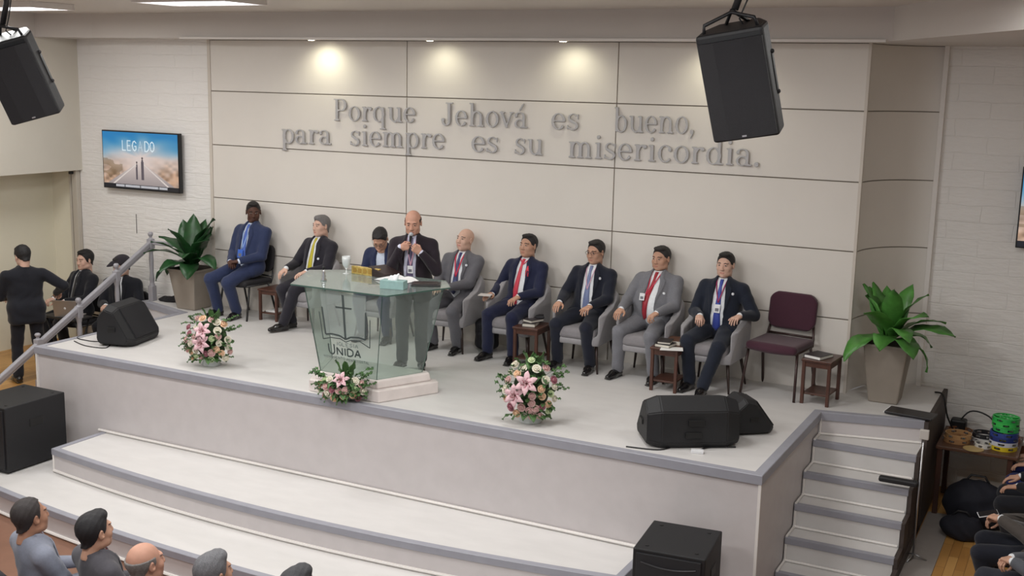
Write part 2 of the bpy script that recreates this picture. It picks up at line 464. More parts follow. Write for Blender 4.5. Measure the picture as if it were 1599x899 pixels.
# bowed front steps
def bow(x, x0, y0, xm, ym, x1, y1):
    return y0 * (x - xm) * (x - x1) / ((x0 - xm) * (x0 - x1)) + ym * (x - x0) * (x - x1) / ((xm - x0) * (xm - x1)) + y1 * (x - x0) * (x - xm) / ((x1 - x0) * (x1 - xm))
def arcA(x): return bow(x, 1.04, -3.75, 3.9, -4.00, 7.6, -3.72)
def arcB(x): return bow(x, -0.3, -4.18, 3.9, -4.70, 8.0, -4.45)
def step(x0, x1, fn, ztop, zbot, name):
    n = 24; xs = [x0 + (x1 - x0) * i / n for i in range(n + 1)]
    poly = [(x, fn(x)) for x in xs] + [(x1, YF + .02), (x0, YF + .02)]
    struct(MB().prism(poly, zbot, ztop).build('floor_' + name, M_floor))
    poly2 = [(x, fn(x) - .004) for x in xs] + [(x, fn(x) + .03) for x in xs[::-1]]
    struct(MB().prism([(x0 - .004, YF)] + poly2[:n + 1] + [(x1 + .004, YF), (x1 - .03, YF)] + poly2[n + 1:] + [(x0 + .03, YF)], zbot, ztop - .05).build('wall_' + name, M_front))
    e = edge_trim([(x0, YF)] + [(x, fn(x)) for x in xs] + [(x1, YF)], 0.05, 0.06, ztop)
    struct(e.build('trim_8' if name == 'step' else 'trim_9', M_trim))
    bead = MB().tube([(x, fn(x) - .012, zbot + .02) for x in xs], 0.016, 6)
    if name == 'step': bead.tube([(x0 - .0, fn(x0) - .005, zbot), (x0, fn(x0) - .005, ztop - .06)], 0.014, 6)
    struct(bead.build('baseboard_front', M_white))
step(1.04, 7.65, arcA, ZA, ZB, 'step')
step(-0.6, 8.3, arcB, ZB, ZF, 'lower_step')
struct(MB().tube([(0.97, YF - .012, ZA + .02), (7.6, YF - .012, ZA + .02)], 0.016, 6).build('baseboard_back', M_white))

# right-hand stair: six treads falling towards the hall
NR = 6; rise = 0.2275
noseY = [-0.866, -1.10, -1.43, -1.72, -2.01, -2.30, -2.60]
b = MB(); tr = MB(); bd = MB()
for k in range(1, NR + 1):
    z = -k * rise; y1 = noseY[k - 1]; y0 = noseY[k]
    yb = y1 if k > 1 else -0.60
    if k < NR:
        b.box(XR, y0, z - 0.5, 9.56, y1 + .3, z)
        tr.box(XR, y0 - .012, z - .055, 9.57, y0 + .05, z + .006, bev=.004)
    # white bead where tread meets riser, and raked bead up the stage side
    if k < NR: bd.tube([(XR, y1 - .012 if k > 1 else -.88, z + .014), (9.55, y1 - .012 if k > 1 else -.66, z + .014)], .013, 6)
    bd.tube([(XR + .012, y1 - .01, z), (XR + .012, y1 - .01, z + rise - .06)], .012, 6)
    if k < NR: bd.tube([(XR + .012, y1 - .01, z + .012), (XR + .012, y0, z + .012)], .012, 6)
struct(b.build('floor_right_stair', M_floor)); struct(tr.build('trim_10', M_trim)); struct(bd.build('baseboard_right', M_white))
struct(MB().box(9.57, -3.5, -1.39, 9.61, -1.0, -1.0).build('wall_right_stair', M_sidepanel))
b = MB()
for k in range(1, NR):
    b.box(9.565, noseY[k] - .01, -1.39, 9.60, noseY[k - 1] + .02, -k * rise + .004)
struct(b.build('wall_right_stair', M_sidepanel))

# left stair, falling beside the stage, with its platform
b = MB(); tr = MB()
for k in range(1, 5):
    z = -k * 0.22; y1 = -0.45 - (k - 1) * .33; y0 = y1 - .33
    b.box(-0.95, y0, ZLP - .1 if k < 4 else -1.38, -0.012, y1 + (.3 if k > 1 else .2), z)
    tr.box(-0.95, y0 - .012, z - .05, -0.012, y0 + .04, z + .006, bev=.004)
struct(b.build('floor_left_stair', M_floor)); struct(tr.build('trim_11', M_trim))
struct(MB().box(-3.2, -3.4, -1.38, -0.012, 0.06, ZLP).build('floor_left_platform', M_parq))
struct(MB().box(9.60, -3.5, -1.38, 14.4, 0.79, ZRP).build('floor_right_platform', M_parq))
struct(MB().box(9.61, -2.7, ZRP, 9.86, -0.1, ZRP + .006).box(9.86, -0.42, ZRP, 10.35, -0.1, ZRP + .006).build('floor_right_tiles', mat('grey_floor_tiles', (150, 143, 138), 0.4, noise=.05, nscale=8)))
struct(MB().box(-3.2, -14.0, ZF - .1, 14.4, 0.06, ZF).build('floor', M_brownfloor))
struct(MB().box(9.8, 0.765, -0.62, 14.4, 0.79, -0.5).build('baseboard_wall', mat('brown_dado', (140, 96, 76), 0.4)))
struct(MB().box(9.8, 0.76, -0.5, 14.4, 0.79, -0.46).build('trim_12', M_white))

# ceiling fluorescents, the last an added fill
M_tubeglow = mat('lit_diffuser', (250, 250, 255), 0.4, emit=(250, 250, 255), estr=3.0)
WHERE = ['left one ahead of the wall lettering, above the left screen', 'over the stage front near the lectern', 'left one of the second row', 'middle of the second row', 'right of the second row', 'left one of the rear row', 'middle of the rear row', 'right one near the camera side', 'above the right-hand stair', 'added out of view to brighten the right stage front']
for i, (x, y, p_) in enumerate(FIX):
    t = empty('ceiling_light', (x, y, ZC - .07), 0, 'white recessed fluorescent ceiling light, ' + WHERE[i], 'ceiling light', 'hall ceiling lights')
    MB().box(-.62, -.32, 0.0, .62, -.29, .07, bev=.004).box(-.62, .29, 0, .62, .32, .07, bev=.004).box(-.62, -.29, 0, -.59, .29, .07, bev=.004).box(.59, -.29, 0, .62, .29, .07, bev=.004).build('frame', M_white, t)
    bb = MB().box(-.59, -.29, .03, .59, .29, .05)
    for k in range(4): bb.tube([(-.57, -.2 + k * .133, .02), (.57, -.2 + k * .133, .02)], .013, 8)
    bb.build('diffuser', M_tubeglow, t)

# downlights washing the feature wall
M_dl = mat('lit_downlight', (255, 246, 215), 0.3, emit=(255, 244, 205), estr=14.0)
DL = [(1.98, 'leftmost'), (3.70, 'second from left'), (5.42, 'third from left'), (7.12, 'rightmost, behind the hanging speaker')]
for i, (x, w) in enumerate(DL):
    t = empty('downlight', (x, -.36, WTOP), 0, 'small round lit downlight in the bulkhead underside, ' + w, 'downlight', 'downlights over the wall lettering')
    MB().lathe([(.062, 0), (.062, -.012), (.05, -.014), (.05, 0)], 20).build('ring', M_white, t, smooth=True)
    MB().lathe([(.049, 0.0), (.049, -.010), (.03, -.018), (.002, -.020)], 20).build('lamp', M_dl, t, smooth=True)
    l = bpy.data.lights.new('downlight_beam', 'SPOT'); l.energy = [16, 8.5, 9.5, 12][i]; l.color = (1, 0.97, 0.74); l.spot_size = math.radians(135); l.spot_blend = 1.0; l.shadow_soft_size = .03
    lo = bpy.data.objects.new('downlight_beam', l); COL.objects.link(lo); lo.location = (x, -.36, WTOP - .045)
    lo.rotation_euler = (Vector((0, .55, -1))).to_track_quat('-Z', 'Y').to_euler()

# ------------------------------------------------------------------ wall lettering (slab serif glyphs cut from strokes)
def G():
    g = {}
    t = .20; th = .10; SW = .13   # thick stem, thin, serif overhang
    def stem(x, y0, y1, top='l', bot=True, w=t):
        L = [('R', x - w / 2, y0, x + w / 2, y1)]
        if bot: L.append(('R', x - w / 2 - SW, y0, x + w / 2 + SW, y0 + .09))
        if top == 'l': L.append(('R', x - w / 2 - SW, y1 - .09, x, y1))
        if top == 'b': L.append(('R', x - w / 2 - SW, y1 - .09, x + w / 2 + SW, y1))
        return L
    ring = lambda cx, cy, rx, ry, ts=t, tt=.09, a0=0, a1=360: ('E', cx, cy, rx, ry, ts, tt, a0, a1)
    g['o'] = ([ring(.5, .5, .46, .52)], 1.0)
    g['e'] = ([ring(.48, .5, .45, .52, t, .09, 0, 325), ('R', .1, .47, .9, .56)], .96)
    g['a'] = ([('R', .58, 0, .77, .75), ('R', .70, 0, .95, .1), ring(.40, .28, .36, .29, .17, .08), ring(.40, .70, .37, .31, .18, .09, 0, 165), ('D', .15, .74, .10)], .98)
    g['á'] = (g['a'][0] + [('L', .40, 1.12, .62, 1.50, .12)], .98)
    g['r'] = (stem(.3, 0, 1.0) + [ring(.62, .62, .34, .38, .16, .12, 70, 175), ('D', .72, .86, .125)], .86)
    g['n'] = (stem(.3, 0, 1.0) + [ring(.62, .58, .40, .43, t, .11, 0, 180)] + stem(.92, 0, .60, top=None), 1.22)
    g['h'] = (stem(.3, 0, 1.5) + [ring(.62, .58, .40, .43, t, .11, 0, 180)] + stem(.92, 0, .60, top=None), 1.22)
    g['m'] = (stem(.3, 0, 1.0) + [ring(.58, .60, .36, .41, t, .11, 0, 180), ring(1.10, .60, .36, .41, t, .11, 0, 180)] + stem(.84, 0, .62, top=None) + stem(1.36, 0, .62, top=None), 1.68)
    g['u'] = ([('R', .2, .42, .4, 1.0), ('R', .07, .91, .3, 1.0), ('R', .82, 0, 1.02, 1.0), ('R', .7, .91, .92, 1.0), ('R', .92, 0, 1.16, .09), ring(.60, .42, .40, .43, t, .11, 180, 360)], 1.2)
    g['i'] = (stem(.3, 0, 1.0) + [('D', .28, 1.32, .125)], .6)
    g['p'] = (stem(.3, -.5, 1.0) + [ring(.62, .5, .44, .52)], 1.12)
    g['b'] = (stem(.3, .02, 1.5, bot=False) + [ring(.62, .5, .44, .52)], 1.12)
    g['d'] = (stem(.82, 0, 1.5, bot=False) + [('R', .82, 0, 1.08, .09), ring(.50, .5, .44, .52)], 1.12)
    g['q'] = (stem(.82, -.5, 1.0, top=None) + [ring(.50, .5, .44, .52)], 1.12)
    g['s'] = ([ring(.42, .74, .32, .28, .15, .09, 30, 275), ring(.42, .26, .34, .28, .16, .09, -150, 100), ('R', .06, .02, .15, .32), ('R', .68, .68, .76, .98), ('L', .22, .62, .62, .40, .17)], .86)
    g['c'] = ([ring(.5, .5, .45, .52, t, .09, 45, 318), ('D', .76, .74, .12)], .94)
    g['v'] = ([('L', .14, .96, .50, .06, .19), ('L', .50, .06, .84, .96, .10), ('R', -.02, .91, .38, 1.0), ('R', .66, .91, 1.0, 1.0)], 1.0)
    g['J'] = ([('R', .52, .30, .73, 1.5), ('R', .34, 1.41, .92, 1.5), ring(.40, .32, .33, .36, t, .1, 180, 360), ('D', .18, .36, .13)], 1.02)
    g['P'] = (stem(.32, 0, 1.5, top='b') + [('R', .3, 1.41, .72, 1.5), ('R', .3, .66, .72, .76), ring(.70, 1.08, .40, .42, .22, .09, -90, 90)], 1.2)
    g['.'] = ([('D', .22, .12, .14)], .45)
    g[','] = ([('D', .22, .12, .14), ('L', .32, .10, .16, -.24, .09)], .45)
    return g
GL = G()
def glyph_mesh(prims, sc, th, h=0.0085):
    x1 = 1.8; W = (x1 + .3) * sc; lo = np.array((-.15 * sc, -.62 * sc)); nx = int((x1 + .2) * sc / h) + 4; ny = int(2.35 * sc / h) + 4
    ss = 4; hx = h / ss
    X = (lo[0] + (np.arange(nx * ss) + .5) * hx)[:, None] / sc; Y = (lo[1] + (np.arange(ny * ss) + .5) * hx)[None, :] / sc
    O = np.zeros((nx * ss, ny * ss), bool)
    for p in prims:
        if p[0] == 'R': O |= (X >= p[1]) & (X <= p[3]) & (Y >= p[2]) & (Y <= p[4])
        elif p[0] == 'D': O |= (X - p[1]) ** 2 + (Y - p[2]) ** 2 < p[3] ** 2
        elif p[0] == 'L':
            _, ax, ay, bx, by, w = p; L2 = (bx - ax) ** 2 + (by - ay) ** 2
            t = np.clip(((X - ax) * (bx - ax) + (Y - ay) * (by - ay)) / L2, 0, 1)
            O |= (X - ax - t * (bx - ax)) ** 2 + (Y - ay - t * (by - ay)) ** 2 < (w / 2) ** 2
        else:
            _, cx, cy, rx, ry, ts, tt, a0, a1 = p
            dx, dy = X - cx, Y - cy
            ang = np.degrees(np.arctan2(dy / ry, dx / rx)); ok = ((ang - a0) % 360) <= (a1 - a0)
            O |= (dx / rx) ** 2 + (dy / ry) ** 2 < 1 if False else (((dx / rx) ** 2 + (dy / ry) ** 2 < 1) & ((dx / (rx - ts)) ** 2 + (dy / (ry - tt)) ** 2 > 1) & (ok | (a1 - a0 >= 360)))
    C = O.reshape(nx, ss, ny, ss).mean((1, 3)).astype(np.float32)
    v = Vol((lo[0], -th - 3 * h, lo[1]), (lo[0] + (nx - 1) * h, 3 * h, lo[1] + (ny - 1) * h), h)
    # y = depth: front face at -th
    D = (0.5 - C)[:v.n[0], :v.n[2]] * h * 1.6
    F = np.maximum(D[:, None, :], np.abs(v.ax[1] + th / 2)[None, :, None] - th / 2)
    v.F[:D.shape[0], :, :D.shape[1]] = F
    return v.mesh()
M_letter = mat('grey_cut_letter', (176, 174, 176), 0.45, metal=0.1)
WORDS = [('Porque', 2.08, 3.30, 2.632, 2.65), ('Jehová', 3.68, 4.84, 2.632, 2.64), ('es', 5.16, 5.50, 2.642, 2.642), ('bueno,', 5.93, 6.87, 2.642, 2.658),
         ('para', 1.24, 2.03, 2.31, 2.325), ('siempre', 2.34, 3.72, 2.33, 2.345), ('es', 4.11, 4.46, 2.335, 2.335), ('su', 4.69, 5.05, 2.335, 2.335), ('misericordia.', 5.38, 7.61, 2.33, 2.342)]
ins = empty('wall_lettering', (4.4, -0.012, 2.3), 0, 'large grey serif letters of a two-line verse fixed on the cream panelled wall', 'wall lettering')
XH = 0.185
_gcache = {}
for w, x0, x1, z0, z1 in WORDS:
    adv = [GL[c][1] for c in w]; tot = sum(adv) - .15
    step_ = (x1 - x0) / tot
    x = x0
    for i, c in enumerate(w):
        if c not in _gcache:
            V, Q = glyph_mesh(GL[c][0], XH, 0.022)
            me_o = mesh_obj('letter', V, Q, M_letter, ins); _gcache[c] = me_o.data; o = me_o
            autosmooth(o, 50)
        else:
            o = bpy.data.objects.new('letter', _gcache[c]); COL.objects.link(o); o.parent = ins
        f = (x - x0) / (x1 - x0)
        o.location = (x - 4.4 - .06 * step_, -0.014, z0 + (z1 - z0) * f - 2.3)
        o.scale = (min(1.15, step_ / XH), 1, 1)
        x += adv[i] * step_
# ------------------------------------------------------------------ people
def rot(rx=0, ry=0, rz=0):
    cx, sx, cy, sy, cz, sz = math.cos(rx), math.sin(rx), math.cos(ry), math.sin(ry), math.cos(rz), math.sin(rz)
    return np.array([[cz, -sz, 0], [sz, cz, 0], [0, 0, 1]]) @ np.array([[cy, 0, sy], [0, 1, 0], [-sy, 0, cy]]) @ np.array([[1, 0, 0], [0, cx, -sx], [0, sx, cx]])

def ik(S, T, l1, l2, pole):
    S = np.array(S, float); T = np.array(T, float); d = T - S; L = np.linalg.norm(d)
    if L > (l1 + l2) * .995: T = S + d / L * (l1 + l2) * .995; d = T - S; L = np.linalg.norm(d)
    a = (l1 * l1 - l2 * l2 + L * L) / (2 * L); hh = math.sqrt(max(l1 * l1 - a * a, 0))
    u = d / L; p = np.array(pole, float); p = p - u * (p @ u); p /= np.linalg.norm(p)
    return S + u * a + p * hh, T

_hands = {}
def hand_template(pose):
    """left hand: fingers along +y, palm facing -z, thumb on +x; wrist at the origin"""
    if pose in _hands: return _hands[pose]
    h = 0.0036
    v = Vol((-.075, -.05, -.10), (.10, .215, .05), h)
    v.cone((0, -.04, 0), (0, .02, 0), .026, .025, 0)
    v.box((0, .052, 0), (.038, .045, .0125), .0125, k=.02)
    v.ell((.022, .04, -.006), (.017, .032, .013), k=.012)
    ang = {'rest': (16, 22, 14), 'flat': (8, 6, 5), 'fist': (62, 88, 55), 'half': (38, 45, 28)}[pose]
    for i, (x, L, r) in enumerate(((.030, .073, .0085), (.010, .081, .0088), (-.010, .076, .0084), (-.029, .060, .0074))):
        sp = math.radians((4 - i * 3.4) * (1 if pose in ('rest', 'flat') else .3))
        seg = [L * .44, L * .31, L * .25]; a = 0.0
        p = np.array([x, .092 - abs(x - .008) * .25, 0.0])
        v.cone((x * .8, .05, 0), p, r * 1.15, r * 1.08, .004)
        extra = i * (3 if pose != 'fist' else 2)
        for s_, d_ in zip(seg, ang):
            a += math.radians(d_ + extra)
            q = p + np.array([math.sin(sp) * math.cos(a), math.cos(sp) * math.cos(a), -math.sin(a)]) * s_
            v.cone(p, q, r, r * .93, .0015); p = q; r *= .93
    th = {'rest': [(.034, .018, -.004), (.058, .048, -.012), (.066, .078, -.017), (.066, .100, -.02)],
          'flat': [(.034, .018, -.004), (.060, .044, -.010), (.074, .070, -.012), (.080, .092, -.012)],
          'half': [(.030, .018, -.006), (.048, .045, -.026), (.048, .070, -.044), (.038, .088, -.056)],
          'fist': [(.028, .020, -.008), (.044, .046, -.030), (.036, .068, -.050), (.014, .076, -.058)]}[pose]
    for i in range(3): v.cone(th[i], th[i + 1], .0125 - i * .0016, .011 - i * .0016, .004)
    V, Q = v.mesh(); _hands[pose] = (V, Q); return V, Q

def pose_head(V, P, R, c, sc):
    """turn the head on the neck: the neck's foot stays with the trunk"""
    w = np.clip((-.055 - V[:, 2:3]) / .085, 0, 1); Rt = P['_trunk']
    return ((V * sc) @ np.array(R).T) * (1 - w) + ((V * sc) @ np.array(Rt).T) * w + np.array(c)

def head_mesh(P, R, c, sc=1.0, skin=None):
    """head and neck; returns body surface, material ids (0 skin, 1 lip, 2 eye white, 3 iris, 4 brow)"""
    h = P.get('hh', .0048)
    w = P.get('wide', 1.04); jaw = P.get('jaw', 1.06)
    v = Vol((-.11, -.14, -.16), (.11, .125, .145), h)
    v.ell((0, .018, .032), (.075 * w, .094, .088), k=0)
    v.ell((0, -.022, -.025), (.062 * w, .070, .085), k=.03)
    v.ell((0, -.040, -.075), (.044 * jaw, .045, .040), k=.03)
    v.ell((0, -.068, -.098), (.020, .017, .015), k=.022)
    for s in (-1, 1):
        v.ell((s * .040 * w, -.055, -.028), (.022, .022, .024), k=.022)       # cheek
        v.ell((s * .046 * jaw, -.010, -.075), (.018, .035, .022), k=.03)       # jaw angle
        v.ell((s * .026, -.080, .030), (.024, .010, .008), k=.016)             # brow ridge
        v.ell((s * .031, -.099, .010), (.015, .013, .010), k=.012, op='s')     # socket
        v.ell((s * .031, -.0765, .009), (.0135, .0135, .0120), k=.002)         # eye
        v.ell((s * .078 * w, .008, -.002), (.009, .020, .032), R=rot(0, 0, s * .35).T, k=.006)
        v.ell((s * .086 * w, .000, .002), (.007, .010, .018), k=.004, op='s')
        v.ell((s * .012, -.094, -.034), (.009, .011, .008), k=.008)            # nostril wing
    v.cone((0, -.084, .016), (0, -.101, -.028), .0095, .0125, .012)
    v.ell((0, -.084, -.058), (.024, .013, .008), k=.008)
    v.ell((0, -.082, -.070), (.020, .013, .007), k=.007)
    v.ell((0, -.100, -.0640), (.026, .010, .0016), k=.004, op='s')
    v.cone((0, .030, -.05), (0, .046, -.16), .053, .056, .03)
    V, Q = v.mesh()
    C = V[Q].mean(1)
    fm = np.zeros(len(Q), int)
    lip = (np.abs(C[:, 0]) < .022 - np.abs(C[:, 2] + .064) * .6) & (C[:, 1] < -.080) & (C[:, 2] < -.056) & (C[:, 2] > -.075)
    fm[lip] = 1
    for s in (-1, 1):
        d = np.sqrt(((C[:, 0] - s * .031) / .0125) ** 2 + ((C[:, 2] - .008) / .0050) ** 2)
        e = (d < 1) & (C[:, 1] < -.078); fm[e] = 2
        if P.get('eyes', 'open') == 'open':
            gx = s * .031 + P.get('gaze', 0) * .004
            fm[e & (np.abs(C[:, 0] - gx) < .0056)] = 3
        else: fm[e] = 0
        br = (np.abs(C[:, 0] - s * .031) < .020) & (np.abs(C[:, 2] - .029 + ((np.abs(C[:, 0]) - .03) * 3) ** 2) < .0036) & (C[:, 1] < -.06)
        fm[br] = 4
    if P.get('stubble'): pass
    return pose_head(V, P, R, c, sc), Q, fm

def hair_mesh(P, R, c, sc=1.0):
    st = P.get('hair', 'short')
    if st == 'none': return None
    w = P.get('wide', 1.04); th = P.get('hth', .0065)
    v = Vol((-.115, -.13, -.12), (.115, .14, .16), .0052)
    X, Y, Z = v.ax[0][:, None, None], v.ax[1][None, :, None], v.ax[2][None, None, :]
    v.ell((0, .020, .034), (.075 * w + th * .8, .096 + th, .090 + th * (1.4 if st == 'thick' else 1)), k=0)
    v.cone((0, .045, -.04), (0, .055, -.075), .054, .050, .02)
    if st == 'short': v.ell((0, -.030, .104), (.056 * w, .052, .020), k=.02)
    if st == 'thick': v.ell((0, -.045, .098), (.055, .040, .026), k=.03)
    # lower hairline: forehead, temple, in front of the ear, nape
    yy = np.array([-.14, -.085, -.062, -.045, -.030, -.018, .002, .022, .034, .09, .14])
    fh = {'short': .090, 'thick': .080, 'receding': .098, 'bald_sides': .2, 'cap': .05}.get(st, .074)
    zz = np.array([fh, fh, fh - .014, .040, -.002, -.030, -.020, .0, -.045, -.075, -.08])
    if st == 'receding': zz[1:5] = [.098, .092, .072, .030]
    zl = np.interp(Y, yy, zz)
    if st in ('receding',): zl = zl + np.clip(.03 - np.abs(np.abs(X) - .035), 0, .03) * .6 * (Y < -.03)
    v.F = np.maximum(v.F, (zl - Z).astype(np.float32) * .8)
    if st == 'bald_sides':
        zz[:5] = [.3, .3, .3, .3, .03]; zl = np.interp(Y, yy, zz)
        v.F = np.maximum(v.F, (zl - Z).astype(np.float32))
        v.F = np.maximum(v.F, (Z - (.045 + .0 * Y)).astype(np.float32) * .8)
    v.F += (.0016 * np.sin(150 * X + 40 * Z) * np.sin(120 * Y + 60 * Z)).astype(np.float32)
    V, Q = v.mesh()
    if not len(Q): return None
    return pose_head(V, P, R, c, sc), Q

SKIN = {'light': (206, 168, 150), 'tan': (188, 146, 124), 'brown': (166, 124, 102), 'dark': (84, 56, 46), 'ruddy': (192, 146, 126)}
def skinmat(k):
    m = mat('skin_' + k, SKIN[k], 0.58, noise=.05, nscale=30, spec=.3)
    b = m.node_tree.nodes['Principled BSDF']
    b.inputs['Subsurface Weight'].default_value = 0.06; b.inputs['Subsurface Radius'].default_value = (.01, .004, .002)
    return m
def cloth(name, rgb, rough=.85): return mat(name, rgb, rough, noise=.06, nscale=60, bump=.12, bscale=400, sheen=.15, spec=.25)

def ribbon(bvh, path, width, thick, T, name, m, parent, lift=.003, sc=1.0):
    """strip laid on a garment: path of (x, z) in torso coordinates, dropped onto the surface from the front"""
    P0, a, f, u = T
    n = len(path); rows = []
    for i, (x, z) in enumerate(path):
        w = width[i] if hasattr(width, '__len__') else width
        p, q = path[max(i - 1, 0)], path[min(i + 1, n - 1)]
        d = np.array([q[0] - p[0], q[1] - p[1]]); d = d / (np.linalg.norm(d) + 1e-9); nr = np.array([-d[1], d[0]])
        row = []
        for s in (-.5, 0, .5):
            X, Z = x + nr[0] * w * s, z + nr[1] * w * s
            o = P0 + a * X + u * Z + f * .4
            hit = bvh.ray_cast(Vector(o), Vector(-f), .8)
            row.append(np.array(hit[0]) if hit[0] is not None else None)
        rows.append(row)
    # smooth and fill
    depth = []
    for row in rows:
        depth.append([((r - P0) @ f if r is not None else None) for r in row])
    flat = [d for r in depth for d in r if d is not None]
    if not flat: return None
    dflt = sorted(flat)[len(flat) // 2]
    last = None
    V = []
    for i, (x, z) in enumerate(path):
        w = width[i] if hasattr(width, '__len__') else width
        p, q = path[max(i - 1, 0)], path[min(i + 1, n - 1)]
        d = np.array([q[0] - p[0], q[1] - p[1]]); d = d / (np.linalg.norm(d) + 1e-9); nr = np.array([-d[1], d[0]])
        dd = [x_ for x_ in depth[i] if x_ is not None]
        m_ = max(dd) if dd else (last if last is not None else dflt)
        if last is not None: m_ = min(max(m_, last - .02), last + .03)
        last = m_
        for s in (-.5, 0, .5):
            k = depth[i][int(s * 2 + 1)]
            k = m_ if k is None else max(k, m_ - .012)
            X, Z = x + nr[0] * w * s, z + nr[1] * w * s
            V.append(P0 + a * X + u * Z + f * (k + lift + thick * (1 if s == 0 else .6)))
        for s in (-.5, 0, .5):
            k = depth[i][int(s * 2 + 1)]
            k = m_ if k is None else max(k, m_ - .012)
            X, Z = x + nr[0] * w * s, z + nr[1] * w * s
            V.append(P0 + a * X + u * Z + f * (k + lift - thick))
    F = []
    for i in range(n - 1):
        b0, b1 = i * 6, (i + 1) * 6
        F += [(b0, b0 + 1, b1 + 1, b1), (b0 + 1, b0 + 2, b1 + 2, b1 + 1), (b0 + 3, b1 + 3, b1 + 4, b0 + 4), (b0 + 4, b1 + 4, b1 + 5, b0 + 5),
              (b0, b1, b1 + 3, b0 + 3), (b0 + 2, b0 + 5, b1 + 5, b1 + 2)]
    e = (n - 1) * 6
    F += [(0, 3, 4, 1), (1, 4, 5, 2), (e, e + 1, e + 4, e + 3), (e + 1, e + 2, e + 5, e + 4)]
    return mesh_obj(name, np.array(V), F, m, parent, smooth=True)

def person(loc, rz, label, P, group=None):
    """P holds pose, build and clothing. Local frame: facing -y, floor at z=0. All lengths in metres before scale."""
    sc = P.get('scale', 1.0)
    root = empty('person', loc, rz, label, 'person', group)
    root.scale = (1, 1, 1)
    seated = P.get('seated', True)
    zp = P.get('zp', .50 if seated else .93)
    lean = math.radians(P.get('lean', 8 if seated else 0)); side = math.radians(P.get('side', 0)); tw = math.radians(P.get('twist', 0))
    Rt = rot(-lean, side, tw)     # positive lean = backwards
    P['_trunk'] = rot(-lean * .5, side, tw)
    a = Rt @ np.array([1., 0, 0]); f = Rt @ np.array([0, -1., 0]); u = Rt @ np.array([0, 0, 1.])
    P0 = np.array([P.get('px', 0.0), P.get('py', 0.0), zp])
    T = lambda x, y, z: P0 + a * x + f * y + u * z
    Raxes = np.array([a, f, u])
    W = P.get('build', 1.0) * 1.15; belly = P.get('belly', .02)
    tl = P.get('torso', 0.0)
    suit = cloth(*P['suit']); shirtm = cloth(*P.get('shirt', ('white_shirt', (226, 228, 232))))
    trm = cloth(*P.get('trousers', P['suit']))
    # joints
    Sh = {s: T(s * .170 * W, -.008, .412) for s in (-1, 1)}
    hands = P['hands']          # {side: (wrist, finger dir, palm normal, pose)}
    E, Wr = {}, {}
    for s in (-1, 1):
        tgt = np.array(hands[s][0], float)
        pole = hands[s][4] if len(hands[s]) > 4 else (s * .55, .35, -.75)
        E[s], Wr[s] = ik(Sh[s], tgt, .285, .255, pole)
    Hp = {s: P0 + a * s * .092 for s in (-1, 1)}
    K, A = {}, {}
    for s in (-1, 1):
        ank = np.array(P['feet'][s][:3], float)
        K[s], A[s] = ik(Hp[s], ank, .43, .41, P.get('kpole', {}).get(s, (s * .25, -1, .75)) if seated else P.get('kpole', {}).get(s, (s * .1, -1, 0)))
    hR = rot(math.radians(P.get('hpitch', 0)), math.radians(P.get('hroll', 0)), math.radians(P.get('hyaw', 0)))  # + pitch looks up? see use
    hR = np.array(hR)
    neckb = T(0, -.015, .47)
    hc = np.array(T(0, .012 + P.get('hfwd', 0), .642 + P.get('hup', 0)))
    hs = P.get('hsize', 1.06)
    LO = lambda pts, m: np.min(pts, 0) - m
    HI = lambda pts, m: np.max(pts, 0) + m
    h = P.get('h', .0095)
    # ---------- jacket
    pts = [T(0, 0, -.12), T(0, 0, .5), Sh[-1], Sh[1], E[-1], E[1], Wr[-1], Wr[1], T(0, .15, .1), T(0, -.1, .1)]
    if not seated: pts.append(T(0, 0, -.2))
    v = Vol(LO(pts, .17), HI(pts, .17), h)
    def torso(v, off, legs=True):
        v.ell(T(0, .008, .34), (.172 * W, .118, .19), Raxes, k=0, off=off)
        v.cone(T(-.125 * W, -.014, .402), T(.125 * W, -.014, .402), .070, .070, .05, off=off)
        for s in (-1, 1): v.cone(T(s * .04, -.02, .455), T(s * .15 * W, -.012, .415), .052, .058, .03, off=off)
        v.ell(T(0, .012 + belly * .5, .15), (.158 * W + belly * .4, .112 + belly * .8, .20), Raxes, k=.07, off=off)
        v.ell(T(0, -.005, .0), (.172 * W, .120, .125), Raxes, k=.07, off=off)
    torso(v, 0.0)
    if seated:
        for s in (-1, 1):
            d = K[s] - Hp[s]; d = d / np.linalg.norm(d)
            v.cone(Hp[s] + a * s * .02, Hp[s] + a * s * .03 + d * .10, .095, .088, .05)
    else:
        v.box(T(0, -.002, -.06), (.168 * W, .125, .17), .10, R=Raxes, k=.05); v.plane(T(0, 0, -.19), -u)
    v.cone(T(0, -.03, .44), T(0, -.03, .492), .078, .066, .03)
    # opening
    X, Y, Z = v.ax[0][:, None, None] - P0[0], v.ax[1][None, :, None] - P0[1], v.ax[2][None, None, :] - P0[2]
    tx = X * a[0] + Y * a[1] + Z * a[2]; ty = X * f[0] + Y * f[1] + Z * f[2]; tz = X * u[0] + Y * u[1] + Z * u[2]
    if P.get('open', 1) is not None and P.get('front', True):
        op = P.get('open', 1.0)
        wz = np.interp(tz, [-.2, -.02, .06, .16, .30, .40, .46, .52, .6], np.array(P.get('vee', [.03, .055, .065, .066, .066, .058, .052, .05, .09])) * op)
        reg = np.maximum(np.abs(tx - P.get('vshift', 0)) - wz, .02 - ty)
        lw = np.interp(tz, [.10, .2, .36, .40, .405, .44, .5], [0, .022, .055, .06, .035, .045, .03])
        m = 1 / (1 + np.exp(-(np.minimum(np.abs(tx) - wz, wz + lw - np.abs(tx))) / .003)) * (ty > 0)
        v.F -= (.010 * m).astype(np.float32)
        v.F = np.maximum(v.F, -reg.astype(np.float32))
